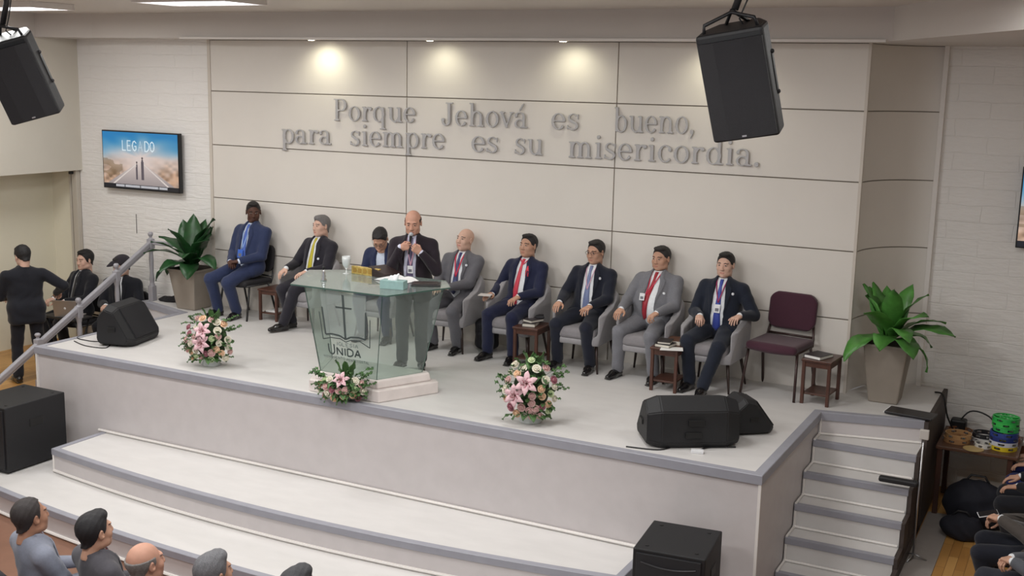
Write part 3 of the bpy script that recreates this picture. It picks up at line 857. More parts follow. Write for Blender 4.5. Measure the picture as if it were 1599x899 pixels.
    for s in (-1, 1):
        v.cone(Sh[s], E[s], .070, .061, .03)
        v.cone(E[s], Wr[s] - (Wr[s] - E[s]) / .255 * .012, .061, .043, .012)
    v.wrinkle(.0034, 1.0, P.get('seed', 0))
    V, Q = v.mesh()
    jk = mesh_obj('jacket', V * sc, Q, suit, root, smooth=True)
    bv_j = BVHTree.FromPolygons([tuple(p) for p in V], [tuple(q) for q in Q.tolist()])
    # ---------- shirt with collar and cuffs
    pts2 = [T(0, 0, -.08), T(0, 0, .58), Wr[-1], Wr[1], T(.2 * W, .1, .1), T(-.2 * W, -.1, .3)]
    v = Vol(LO(pts2, .08), HI(pts2, .08), h)
    torso(v, .014)
    v.cone(T(0, -.014, .44), T(0, .0, .520), .070, .0625, .012)
    # open collar notch in front
    v.cone(T(0, .078, .535), T(0, .090, .485), .026, .006, .004, op='s')
    v.plane(T(0, 0, .522), u + f * .25)
    for s in (-1, 1):
        d = (Wr[s] - E[s]) / np.linalg.norm(Wr[s] - E[s])
        v.cone(Wr[s] - d * .05, Wr[s] + d * .008, .032, .0335, 0)
    V, Q = v.mesh()
    mesh_obj('shirt', V * sc, Q, shirtm, root, smooth=True)
    bv_s = BVHTree.FromPolygons([tuple(p) for p in V], [tuple(q) for q in Q.tolist()])
    # ---------- trousers
    if P.get('legs', True):
        pts = [P0, K[-1], K[1], A[-1], A[1], Hp[-1], Hp[1]]
        v = Vol(LO(pts, .16), HI(pts, .16), h)
        v.ell(P0, (.160 * W, .112, .12), Raxes, k=0)
        for s in (-1, 1):
            v.cone(Hp[s], K[s], .094, .075, .03 if s > 0 else .02)
            d = (A[s] - K[s]) / np.linalg.norm(A[s] - K[s])
            v.cone(K[s], A[s] - d * .01, .072, .062, .012)
            bk = K[s] + d * .14 + np.array([0, .015, 0])
            v.ell(bk, (.052, .055, .11), k=.02)
            v.plane
        v.wrinkle(.0038, 1.0, P.get('seed', 0) + 2)
        V, Q = v.mesh()
        mesh_obj('trousers', V * sc, Q, trm, root, smooth=True)
        shm = mat('black_polished_leather', (22, 20, 21), 0.22, coat=.4)
        for s in (-1, 1):
            yaw = math.radians(P['feet'][s][3]); pit = math.radians(P['feet'][s][4] if len(P['feet'][s]) > 4 else 0)
            v = Vol((-.07, -.25, -.015), (.07, .10, .13), .0062)
            v.cone((0, .035, .036), (0, -.09, .034), .033, .040, 0)
            v.cone((0, -.09, .032), (0, -.185, .024), .041, .026, .02)
            v.cone((0, .02, .05), (0, .0, .10), .038, .040, .03)
            v.ell((0, -.05, .05), (.036, .07, .028), k=.03)
            v.plane((0, 0, .105), (0, 0, 1)); v.plane((0, 0, .004), (0, 0, -1))
            v.box((0, -.07, .006), (.037, .125, .006), .006, k=.004)
            V, Q = v.mesh()
            Rf = rot(pit, 0, yaw)
            anc = np.array([A[s][0], A[s][1], 0.0]); anc[2] = A[s][2] - .085
            V = V @ Rf.T + anc
            mesh_obj('shoe', V * sc, Q, shm, root, smooth=True)
    # ---------- body: head, neck, hidden trunk and limbs, hands, one mesh
    VV, QQ, FM = [], [], []; n = 0
    Vh, Qh, fm = head_mesh(P, hR, hc, hs)
    VV.append(Vh); QQ.append(Qh); FM.append(fm); n += len(Vh)
    pts = [T(0, 0, .5), P0, K[-1], K[1], A[-1], A[1], E[-1], E[1], Wr[-1], Wr[1], hc]
    v = Vol(LO(pts, .07), HI(pts, .04), .017)
    v.ell(T(0, .0, .33), (.13 * W, .075, .15), Raxes, k=0); v.ell(T(0, .0, .08), (.12 * W, .07, .18), Raxes, k=.05)
    v.cone(T(0, -.02, .40), hc - hR @ np.array([0, -.03, .06]), .05, .045, .03)
    for s in (-1, 1):
        v.cone(T(s * .06, -.02, .42), Sh[s], .04, .04, .03); v.cone(Sh[s], E[s], .042, .034, .01); v.cone(E[s], Wr[s], .034, .026, .01)
        if P.get('legs', True):
            v.cone(Hp[s], K[s], .06, .045, .02); v.cone(K[s], A[s], .045, .036, .01)
    Vb, Qb = v.mesh(); VV.append(Vb); QQ.append(Qb + n); FM.append(np.zeros(len(Qb), int)); n += len(Vb)
    for s in (-1, 1):
        _, fd, pn, pose = hands[s][:4]
        Vt, Qt = hand_template(pose)
        y = np.array(fd, float); y /= np.linalg.norm(y); z = -np.array(pn, float); z = z - y * (z @ y); z /= np.linalg.norm(z); x = np.cross(y, z)
        Vx = Vt.copy(); Qx = Qt
        if s < 0: Vx = Vx * np.array([-1, 1, 1]); Qx = Qt[:, ::-1]
        Vx = Vx[:, :1] * x + Vx[:, 1:2] * y + Vx[:, 2:3] * z
        VV.append(Vx + Wr[s] + y * .012); QQ.append(Qx + n); FM.append(np.zeros(len(Qx), int)); n += len(Vx)
    sk = skinmat(P.get('skin', 'tan'))
    s0 = SKIN[P.get('skin', 'tan')]
    hc_rgb = P.get('haircol', (28, 24, 24))
    hm = mat('hair_%d_%d_%d' % hc_rgb, hc_rgb, .6, noise=.25, nscale=120, bump=.5, bscale=250)
    body = mesh_obj('body', np.concatenate(VV) * sc, np.concatenate(QQ), None, root, smooth=True,
                    mats=[sk, mat('lip_' + P.get('skin', 'tan'), tuple(int(c * .80) if i else int(c * .93) for i, c in enumerate(s0)), .5),
                          mat('eye_white', (170, 160, 152), .3), mat('iris_brown', (35, 24, 20), .2), hm], fmat=np.concatenate(FM))
    if P.get('hair', 'short') != 'none':
        r = hair_mesh(P, hR, hc, hs)
        if r is not None: mesh_obj('hair', r[0] * sc, r[1], hm, root, smooth=True)
    Hd = lambda x, y, z: (np.array(hc) + hR @ np.array([x, y, z]) * hs) * sc
    if P.get('glasses'):
        gm = mat('dark_spectacle_frame', (30, 26, 28), .3)
        g = MB()
        for s in (-1, 1):
            ring = [Hd(s * .032 + .021 * math.cos(t), -.103, .008 + .015 * math.sin(t)) for t in [2 * PI * k / 14 for k in range(15)]]
            g.tube(ring, .0019 * sc, 6)
            g.tube([Hd(s * .053, -.100, .012), Hd(s * .083, -.03, .012), Hd(s * .088, .01, .006)], .0018 * sc, 6)
        g.tube([Hd(-.011, -.104, .012), Hd(.011, -.104, .012)], .0018 * sc, 6)
        go = g.build('glasses', gm, root, smooth=True)
    if P.get('cap'):
        cm = cloth(*P['cap'])
        v = Vol((-.13, -.20, -.02), (.13, .15, .17), .007)
        v.ell((0, .018, .045), (.094, .116, .098), k=0); v.cone((0, -.10, .055), (0, -.155, .045), .045, .03, .01); 
        v.plane((0, 0, .035), (0, -.10, -1)); 
        V, Q = v.mesh(); mesh_obj('cap', ((V * hs) @ hR.T + hc) * sc, Q, cm, root, smooth=True)
    # ---------- tie, lanyard, badge, pin
    TT = (P0, a, f, u)
    if P.get('front', True) and not P.get('noback'):
        op = P.get('open', 1.0)
        wq = lambda z: float(np.interp(z, [-.2, -.02, .06, .16, .30, .40, .46, .52, .6], np.array([.03, .055, .065, .066, .066, .058, .052, .05, .09]) * op))
        for s in (-1, 1):
            zs = np.linspace(.475, .15, 10); wd = np.interp(zs, [.15, .25, .36, .41, .43, .475], [.006, .026, .052, .060, .040, .034])
            lo_ = ribbon(bv_j, [(s * (wq(z) + w_ * .5 + .001), z) for z, w_ in zip(zs, wd)], list(wd), .0022, TT, 'lapel', suit, root, lift=.0045)
            if lo_ is not None:
                me = lo_.data; co = np.empty(len(me.vertices) * 3); me.vertices.foreach_get('co', co); me.vertices.foreach_set('co', co * sc); me.update()
                autosmooth(lo_, 35)
    def scaled(o):
        if o is not None:
            me = o.data; co = np.empty(len(me.vertices) * 3); me.vertices.foreach_get('co', co); me.vertices.foreach_set('co', co * sc); me.update()
        return o
    if P.get('tie'):
        nm, rgb = P['tie']; tm = mat(nm, rgb, .45, noise=.12, nscale=90, sheen=.3)
        zend = P.get('tie_end', .02); sh = P.get('tie_shift', 0)
        zs = np.linspace(.497, zend + .035, 14)
        path = [(sh * (i / 13.0) ** 1.3, z) for i, z in enumerate(zs)] + [(sh, zend)]
        wd = [.036, .034, .026] + list(np.linspace(.034, .084, 11)) + [.012]
        scaled(ribbon(bv_s, path, wd, .004, TT, 'tie', tm, root, lift=.006))
    for (nm, rgb, zl, w_, x_) in P.get('lanyards', []):
        lm = mat(nm, rgb, .5)
        for s in (-1, 1):
            pth = [(s * .055 + (x_ - s * .055) * t ** 1.2, .50 + (zl - .50) * t) for t in np.linspace(0, 1, 9)]
            scaled(ribbon(bv_s if not P.get('over') else bv_j, pth, w_, .0018, TT, 'lanyard', lm, root, lift=.011))
    if P.get('badge'):
        bx, bz, bw, bh = P['badge'][:4]; rgb = P['badge'][4] if len(P['badge']) > 4 else (225, 225, 228)
        hit = bv_s.ray_cast(Vector(T(bx, .4, bz)), Vector(-f), .8)
        dpt = (np.array(hit[0]) - P0) @ f if hit[0] is not None else .13
        for ex in (-.5, 0, .5):
            for ez in (-.5, 0, .5):
                for bv_ in (bv_s, bv_j):
                    h2_ = bv_.ray_cast(Vector(T(bx + ex * bw, .4, bz + ez * bh)), Vector(-f), .8)
                    if h2_[0] is not None: dpt = max(dpt, (np.array(h2_[0]) - P0) @ f - .010)
        M4 = Matrix.Identity(4)
        for i in range(3):
            M4[i][0] = a[i]; M4[i][1] = -f[i]; M4[i][2] = u[i]; M4[i][3] = T(bx, dpt + .018, bz)[i]
        bb = MB().box(-bw / 2, -.003, -bh / 2, bw / 2, .003, bh / 2, M4, bev=.002)
        bo = scaled(bb.build('badge', mat('badge_%d_%d_%d' % rgb, rgb, .35), root))
        b2 = MB().box(-bw * .3, -.0045, -bh * .32, bw * .3, -.002, bh * .05, M4)
        scaled(b2.build('badge_print', mat('badge_print_grey', (110, 110, 120), .5), bo))
    if P.get('pin'):
        bx, bz = P['pin']
        hit = bv_j.ray_cast(Vector(T(bx, .4, bz)), Vector(-f), .8)
        if hit[0] is not None:
            nn = np.array(hit[1]); q = Vector(nn).to_track_quat('Z', 'Y').to_matrix().to_4x4(); q.translation = Vector(hit[0])
            scaled(MB().lathe([(.0145, -.002), (.0145, .004), (.010, .006), (.001, .006)], 14, q).build('lapel_pin', mat('white_pin', (232, 235, 242), .4), root, smooth=True))
    if P.get('ribbon'):
        bx, bz = P['ribbon']; rm = mat('red_ribbon', (216, 52, 70), .5)
        for s in (-1, 1):
            scaled(ribbon(bv_j, [(bx, bz + .045), (bx + s * .008, bz), (bx + s * .016, bz - .07)], .013, .002, TT, 'rosette_ribbon', rm, root, lift=.005))
    if P.get('watch'):
        s = P['watch']; d = (Wr[s] - E[s]) / np.linalg.norm(Wr[s] - E[s]); c_ = Wr[s] + d * .014
        q = Vector(d).to_track_quat('Z', 'Y').to_matrix().to_4x4(); q.translation = Vector(c_)
        scaled(MB().lathe([(.030, -.009), (.034, -.009), (.034, .009), (.030, .009), (.030, -.009)], 18, q, cap=False).build('watch', mat('steel_watch', (170, 172, 178), .25, metal=.8), root, smooth=True))
    root['_j'] = 0; del root['_j']
    return root, dict(T=T, hc=hc * sc, Wr={k: w * sc for k, w in Wr.items()}, Hd=Hd, K=K, E=E)
# ------------------------------------------------------------------ furniture and props
M_grey = mat('light_grey_upholstery', (150, 147, 150), .9, noise=.05, nscale=40, bump=.15, bscale=300, sheen=.2)
M_grey2 = mat('grey_seat_cushion', (132, 128, 131), .9, noise=.05, nscale=40, bump=.15, bscale=300, sheen=.2)
M_chleg = mat('dark_chair_leg', (52, 38, 34), .4)
M_stool = mat('reddish_dark_wood', (78, 48, 38), .35, noise=.22, nscale=10, stretch=(1, 1, .2))
M_maroon = mat('maroon_fabric', (64, 28, 44), .9, noise=.06, nscale=60, bump=.15, bscale=300, sheen=.2)
M_chframe = mat('bronze_tube', (62, 44, 42), .35, metal=.2)

def tub_chair():
    root = empty('tub_chair', (0, 0, 0))
    sc = 1.0
    v = Vol((-.38, -.36, .20), (.38, .36, .92), .011)
    v.box((0, .0, .55), (.325, .315, .33), .15, k=0)
    v.box((0, -.05, .70), (.250, .30, .36), .12, k=.01, op='s')
    v.box((0, -.35, .80), (.26, .30, .40), .05, k=.01, op='s')
    # tapered base and sloping arms
    X, Y, Z = v.ax[0][:, None, None], v.ax[1][None, :, None], v.ax[2][None, None, :]
    top = np.interp(Y, [-.36, -.25, .0, .18, .36], [.56, .63, .69, .84, .86])
    v.F = np.maximum(v.F, ((Z - top) * .8 + .0 * X).astype(np.float32))
    v.F = np.maximum(v.F, (np.abs(X) - (.25 + (Z - .3) * .17 + .02)).astype(np.float32))
    v.F = np.maximum(v.F, (.30 - Z + 0 * X + 0 * Y).astype(np.float32))
    V, Q = v.mesh(); mesh_obj('shell', V, Q, M_grey, root, smooth=True)
    v = Vol((-.30, -.36, .32), (.30, .26, .52), .012)
    v.box((0, -.06, .42), (.235, .265, .062), .05, k=0)
    V, Q = v.mesh(); mesh_obj('seat', V, Q, M_grey2, root, smooth=True)
    for sx in (-1, 1):
        for sy in (-1, 1):
            MB().tube([(sx * .215, sy * .20, .34), (sx * .27, sy * .265, 0)], [.019, .011], 10).build('leg', M_chleg, root, smooth=True)
    return root

def stack_chair(seatm, framem, name='stacking_chair'):
    root = empty(name, (0, 0, 0))
    v = Vol((-.28, -.30, .38), (.28, .28, .54), .011)
    v.box((0, -.01, .465), (.245, .235, .038), .035, k=0); v.ell((0, -.22, .45), (.22, .05, .035), k=.04)
    V, Q = v.mesh(); mesh_obj('seat', V, Q, seatm, root, smooth=True)
    v = Vol((-.28, .12, .52), (.28, .36, .94), .011)
    Rb = rot(-.14)
    v.box((0, .255, .735), (.235, .026, .175), .024, R=Rb.T, k=0)
    # rounded outline, gently hollow
    X, Z = v.ax[0][:, None, None], v.ax[2][None, None, :]
    d = ((np.abs(X) / .245) ** 3.2 + (np.abs(Z - .735) / .19) ** 2.8) ** (1 / 3.0) - 1
    v.F = np.maximum(v.F, (d * .17 + 0 * v.ax[1][None, :, None]).astype(np.float32))
    V, Q = v.mesh(); mesh_obj('backrest', V, Q, seatm, root, smooth=True)
    for s in (-1, 1):
        MB().tube([(s * .235, -.17, .44), (s * .262, -.25, 0)], .0135, 8).build('leg', framem, root, smooth=True)
        MB().tube([(s * .235, .15, .44), (s * .262, .27, 0)], .0135, 8).build('leg', framem, root, smooth=True)
    fr = MB()
    for s in (-1, 1): fr.tube([(s * .235, -.22, .435), (s * .235, .20, .435), (s * .225, .235, .50), (s * .21, .262, .62)], .012, 8)
    fr.tube([(-.235, -.16, .430), (.235, -.16, .430)], .012, 8).tube([(-.235, .16, .430), (.235, .16, .430)], .012, 8)
    fr.tube([(-.22, .235, .51), (.22, .235, .51)], .012, 8)
    fr.build('frame', framem, root, smooth=True)
    return root

def stool(w=.34, d=.42, h=.47):
    root = empty('side_table', (0, 0, 0))
    MB().box(-w / 2, -d / 2, h - .025, w / 2, d / 2, h, bev=.006).build('tabletop', M_stool, root)
    t = .036
    for sx in (-1, 1):
        for sy in (-1, 1):
            x = sx * (w / 2 - .028); y = sy * (d / 2 - .028)
            MB().box(x - t / 2, y - t / 2, 0, x + t / 2, y + t / 2, h - .025, bev=.004).build('leg', M_stool, root)
    ap = MB()
    for sx in (-1, 1): ap.box(sx * (w / 2 - .028) - .009, -d / 2 + .04, h - .08, sx * (w / 2 - .028) + .009, d / 2 - .04, h - .02)
    for sy in (-1, 1): ap.box(-w / 2 + .04, sy * (d / 2 - .028) - .009, h - .08, w / 2 - .04, sy * (d / 2 - .028) + .009, h - .02)
    ap.build('apron', M_stool, root)
    MB().box(-w / 2 + .03, -d / 2 + .03, .10, w / 2 - .03, d / 2 - .03, .118, bev=.003).build('shelf', M_stool, root)
    return root

def place(o, loc, rz=0, label=None, cat=None, group=None, sc=None):
    o.location = loc; o.rotation_euler = (0, 0, rz)
    if sc: o.scale = (sc, sc, sc)
    return tag(o, label, cat, group)

def book(name, w, d, h, cover, loc, rz, label, edge=(214, 208, 196), cat='book'):
    t = empty(name, loc, rz, label, cat)
    c = mat('cover_%d_%d_%d' % cover, cover, .45)
    MB().box(-w / 2, -d / 2, 0, w / 2, d / 2, .004, bev=.001).box(-w / 2, -d / 2, h - .004, w / 2, d / 2, h, bev=.001).box(-w / 2 - .002, -d / 2, 0, -w / 2 + .004, d / 2, h, bev=.001).build('cover', c, t)
    MB().box(-w / 2 + .004, -d / 2 + .005, .004, w / 2 - .005, d / 2 - .005, h - .004).build('pages', mat('pages_%d_%d_%d' % edge, edge, .8), t)
    return t

# ---- seats along the feature wall
CH = tub_chair()
chairs = [(1.98, -.43, -.06, 'grey tub armchair of the man with the yellow tie'), (3.12, -.44, 0, 'grey tub armchair behind the glass lectern, seating the man with bowed head'),
          (4.10, -.43, .05, 'grey tub armchair of the bald man in a grey suit behind the speaker'), (4.98, -.43, 0, 'grey tub armchair of the man with the pinkish red tie'),
          (5.84, -.43, 0, 'grey tub armchair of the man with glasses and a patterned blue tie'), (6.61, -.43, 0, 'grey tub armchair of the man in grey suit with dark red tie'),
          (7.36, -.45, -.05, 'grey tub armchair next to the maroon chair')]
for i, (x, y, rz, lb) in enumerate(chairs):
    c = CH if i == 0 else copy_tree(CH)
    place(c, (x, y, 0), rz, lb, 'armchair', 'grey tub armchairs on the stage', 1.0)
    c.scale = (1.0, .98, 1.04)
mc = stack_chair(M_maroon, M_chframe)
place(mc, (8.03, -.34, 0), -.14, 'empty maroon fabric chair with dark tube legs at right end of the row', 'chair', None, 1.13)
M_blackfab = mat('black_seat_fabric', (30, 28, 32), .85, bump=.1, bscale=300)
bc = stack_chair(M_blackfab, mat('black_tube', (28, 26, 27), .35))
place(bc, (.86, -.34, 0), -.12, 'black stacking chair under the man in the bright blue suit', 'chair', None, 1.04)
ST = stool()
sts = [(1.30, -.26, .02, .42, 'small dark wooden side table left of the yellow-tie man, papers on its shelf'),
       (5.30, -.70, .04, .47, 'dark wooden side table between the pinkish-red-tie man and the man with glasses'),
       (6.98, -.80, .02, .47, 'dark wooden side table between the two rightmost seated men'),
       (8.50, -.46, -.08, .47, 'dark wooden side table right of the maroon chair')]
for i, (x, y, rz, hh, lb) in enumerate(sts):
    c = ST if i == 0 else copy_tree(ST)
    place(c, (x, y, 0), rz, lb, 'side table', 'dark wooden side tables')
    c.scale = (.92, .98, hh / .47)
HT = .47
# books on the side tables
book('book', .15, .22, .04, (34, 30, 32), (5.30, -.74, HT), .2, 'thick black book, bottom of the pile beside the man with glasses')
book('book', .14, .20, .03, (52, 46, 48), (5.31, -.70, HT + .04), -.35, 'thin grey book topping the pile beside the man with glasses')
MB().box(-.05, -.08, 0, .05, .08, .018, bev=.006).build('pouch', mat('black_pouch', (28, 27, 32), .4), None)
po = bpy.data.objects['pouch']; po.location = (5.33, -.58, HT + .071); po.rotation_euler = (0, 0, .5); tag(po, 'small black pouch lying on the top book beside the man with glasses', 'pouch')
book('book', .17, .24, .035, (30, 28, 32), (6.96, -.86, HT), -.1, 'black book at the bottom of the pile between the two rightmost men')
book('book', .14, .20, .025, (44, 38, 36), (6.95, -.87, HT + .036), .15, 'slim dark book in the middle of the pile between the two rightmost men')
book('book', .16, .23, .05, (96, 64, 48), (7.00, -.70, HT + .0), .1, 'brown leather book on the table between the two rightmost men')
pp = MB().prism([(-.12, -.09), (.12, -.07), (.11, .09), (-.11, .08)], 0, .002).build('paper', mat('white_paper', (232, 232, 230), .7)); pp.location = (7.06, -.98, HT + .0005); pp.rotation_euler = (0, 0, .3); tag(pp, 'white paper slip on the table between the two rightmost men', 'paper')
book('book', .19, .25, .035, (44, 38, 42), (8.47, -.50, HT), -.35, 'dark covered book with white pages on the table right of the maroon chair', (236, 234, 230))
pb = MB().box(-.09, -.12, 0, .09, .12, .012, bev=.002).build('booklet', mat('white_paper', (232, 232, 230), .7)); pb.location = (1.30, -.26, .118 * .42 / .47 - .012 + .0005 + .012); tag(pb, 'white booklet on the lower shelf of the leftmost side table', 'booklet')

# ---- plants
M_leaf = mat('glossy_green_leaf', (78, 134, 60), .35, noise=.3, nscale=9, spec=.5)
M_leaf2 = mat('dark_green_leaf', (34, 74, 38), .4, noise=.3, nscale=9)
M_pot = mat('taupe_square_planter', (144, 134, 123), .6, noise=.05, nscale=5)
M_soil = mat('dark_soil', (50, 40, 32), .95, bump=.6, bscale=60)
def leaf(mb, base, az, el, L, W, droop, fold=.25, n=9, twist=0):
    """broad pointed leaf with a folded midrib and arching spine, thin but solid"""
    d = Vector((math.cos(az), math.sin(az), 0)); side = Vector((-math.sin(az), math.cos(az), 0))
    p = Vector(base); e = el; rows = []
    for i in range(n + 1):
        t = i / n
        w = W * (math.sin(PI * min(1, t * 0.97 + .03) ** 1.0) ** .8) + .006 * (1 - t)
        dirv = d * math.cos(e) + Vector((0, 0, 1)) * math.sin(e)
        nrm = -d * math.sin(e) + Vector((0, 0, 1)) * math.cos(e)
        sv = side * math.cos(twist * t) + nrm * math.sin(twist * t)
        nv = nrm * math.cos(twist * t) - side * math.sin(twist * t)
        wav = .012 * math.sin(t * 14)
        rows.append((p - sv * w / 2 + nv * (fold * w * .5 + wav), p.copy(), p + sv * w / 2 + nv * (fold * w * .5 - wav), nv.copy()))
        p = p + dirv * L / n; e -= droop / n
    b0 = len(mb.v)
    for (l, c, r, nv) in rows:
        for q in (l, c, r): mb.v.append(tuple(q + nv * .0015))
        for q in (l, c, r): mb.v.append(tuple(q - nv * .0015))
    for i in range(n):
        a, b = b0 + i * 6, b0 + (i + 1) * 6
        mb.f += [(a, a + 1, b + 1, b), (a + 1, a + 2, b + 2, b + 1), (a + 3, b + 3, b + 4, a + 4), (a + 4, b + 4, b + 5, a + 5), (a, b, b + 3, a + 3), (a + 2, a + 5, b + 5, b + 2)]
def plant(loc, label, lean, lm, seed, sc=1.0, hh=.58, wt=.245, wb=.165):
    r = random.Random(seed)
    t = empty('potted_plant', loc, 0, label, 'potted plant')
    bm = bmesh.new()
    pot = MB()
    sq = lambda w: [(-w, -w), (w, -w), (w, w), (-w, w)]
    pot.prism(sq(wb), 0, hh, poly2=sq(wt), bev=.014)
    pot.prism(sq(wt + .004), hh - .03, hh, poly2=sq(wt + .006), bev=.006)
    pot.build('pot', M_pot, t)
    MB().prism(sq(wt - .02), hh, hh + .006).build('soil', M_soil, t)
    m1 = MB()
    for i in range(23):
        az = i * 2.399 + r.uniform(-.2, .2); k = i / 23
        el = 1.38 - 1.25 * k + r.uniform(-.1, .1)
        L = (.58 + .16 * r.random()) * (1.0 if k < .6 else .85) * sc
        dr_ = .5 + 1.1 * k + r.uniform(-.15, .3)
        if math.sin(az + lean) > .1: el = max(el, 1.22); dr_ = .25; L *= .9
        leaf(m1, (math.cos(az) * .04, math.sin(az) * .04, hh + .01 + .07 * (1 - k)), az, el, L * .93, .20 + .06 * r.random(), dr_ * 1.15, fold=.16, twist=r.uniform(-.4, .4))
    m1.build('foliage', lm, t, smooth=True)
    return t
plant((-.10, -.32, 0), 'leafy green plant in a taupe square planter at left end of the stage row', 0, M_leaf2, 5, 1.12, .56, .235, .16)
plant((9.08, -.05, 0), 'bright green broad-leaved plant in a taupe planter by the right-hand stairs', -.7, M_leaf, 9, 1.0, .62, .222, .145)

# ---- bouquets
M_fol = mat('bouquet_green', (74, 108, 60), .5, noise=.35, nscale=25)
FC = {'pink lily': (224, 186, 192), 'dusky rose': (178, 118, 130), 'pale pink': (222, 186, 182), 'peach': (238, 204, 172), 'cream': (232, 226, 210), 'pale green': (206, 220, 178)}
def frame_to(n):
    return Vector(n).to_track_quat('Z', 'Y').to_matrix().to_4x4()
def rose(parent, p, n, r, col, seed=0):
    rr_ = random.Random(seed); mb = MB()
    M = frame_to(n); M.translation = Vector(p)
    m0 = MB(); m0.lathe([(r * .2, -r * .5), (r * .5, -r * .3), (r * .62, 0), (r * .5, r * .42), (r * .15, r * .5)], 10)
    for ring_, (rad, cnt, hh_, op) in enumerate([(r * .35, 3, r * .75, .1), (r * .6, 5, r * .62, .45), (r * .82, 6, r * .4, .9)]):
        for k in range(cnt):
            az = 2 * PI * k / cnt + ring_ * .5 + rr_.random() * .3; w = 2 * PI / cnt * .72
            vs = []
            for j in range(4):
                tt = j / 3; q = rad * (.35 + .65 * tt ** .6) + op * r * .35 * tt ** 2; z = -r * .4 + (hh_ + r * .4) * tt - op * r * .25 * tt ** 3
                for s in (-1, 0, 1):
                    a_ = az + s * w * (.5 + .5 * tt) * (.85 if j == 3 else 1)
                    vs.append((q * math.cos(a_), q * math.sin(a_), z - (.08 * r if s and j == 3 else 0)))
            vs2 = [(x * .93, y * .93, z + .001) for x, y, z in vs]
            fs = []
            for j in range(3):
                for s in range(2):
                    i0 = j * 3 + s; fs.append((i0, i0 + 1, i0 + 4, i0 + 3)); fs.append((i0 + 12, i0 + 15, i0 + 16, i0 + 13))
            m0.add(vs + vs2, fs)
    m0.v = [tuple(M @ Vector(q)) for q in m0.v]
    m0.build('rose', mat('petal_' + col.replace(' ', '_'), FC[col], .6, noise=.08, nscale=60), parent, smooth=True)
def lily(parent, p, n, R_, seed=0):
    M = frame_to(n); M.translation = Vector(p); mb = MB(); mc_ = MB()
    M = M @ Matrix.Rotation(seed, 4, 'Z')
    for k in range(6):
        az = k * PI / 3; q = MB(); leaf(q, (0, 0, 0), az, 1.0 if k % 2 else .9, R_, R_ * .44, 1.5, fold=.3, n=7)
        mb.add([M @ Vector(v_) for v_ in q.v], q.f)
        l2 = MB(); leaf(l2, (0, 0, .004), az, .98 if k % 2 else .88, R_ * .8, R_ * .07, 1.45, fold=0, n=6)
        mc_.add([M @ Vector((v_[0], v_[1], v_[2])) for v_ in l2.v], l2.f)
    o = mb.build('lily', mat('petal_lily', FC['pink lily'], .55, noise=.06, nscale=30), parent, smooth=True)
    mc_.build('petal_stripe', mat('lily_stripe', (188, 112, 130), .55), o, smooth=True)
    st = MB()
    for k in range(6):
        a_ = k * PI / 3 + .4
        st.tube([M @ Vector((0, 0, .004)), M @ Vector((math.cos(a_) * .022, math.sin(a_) * .022, R_ * .55))], .0014, 5); st.ico(M @ Vector((math.cos(a_) * .022, math.sin(a_) * .022, R_ * .55)), .0045, 1)
    st.build('stamens', mat('stamen_brown', (120, 66, 40), .6), o)
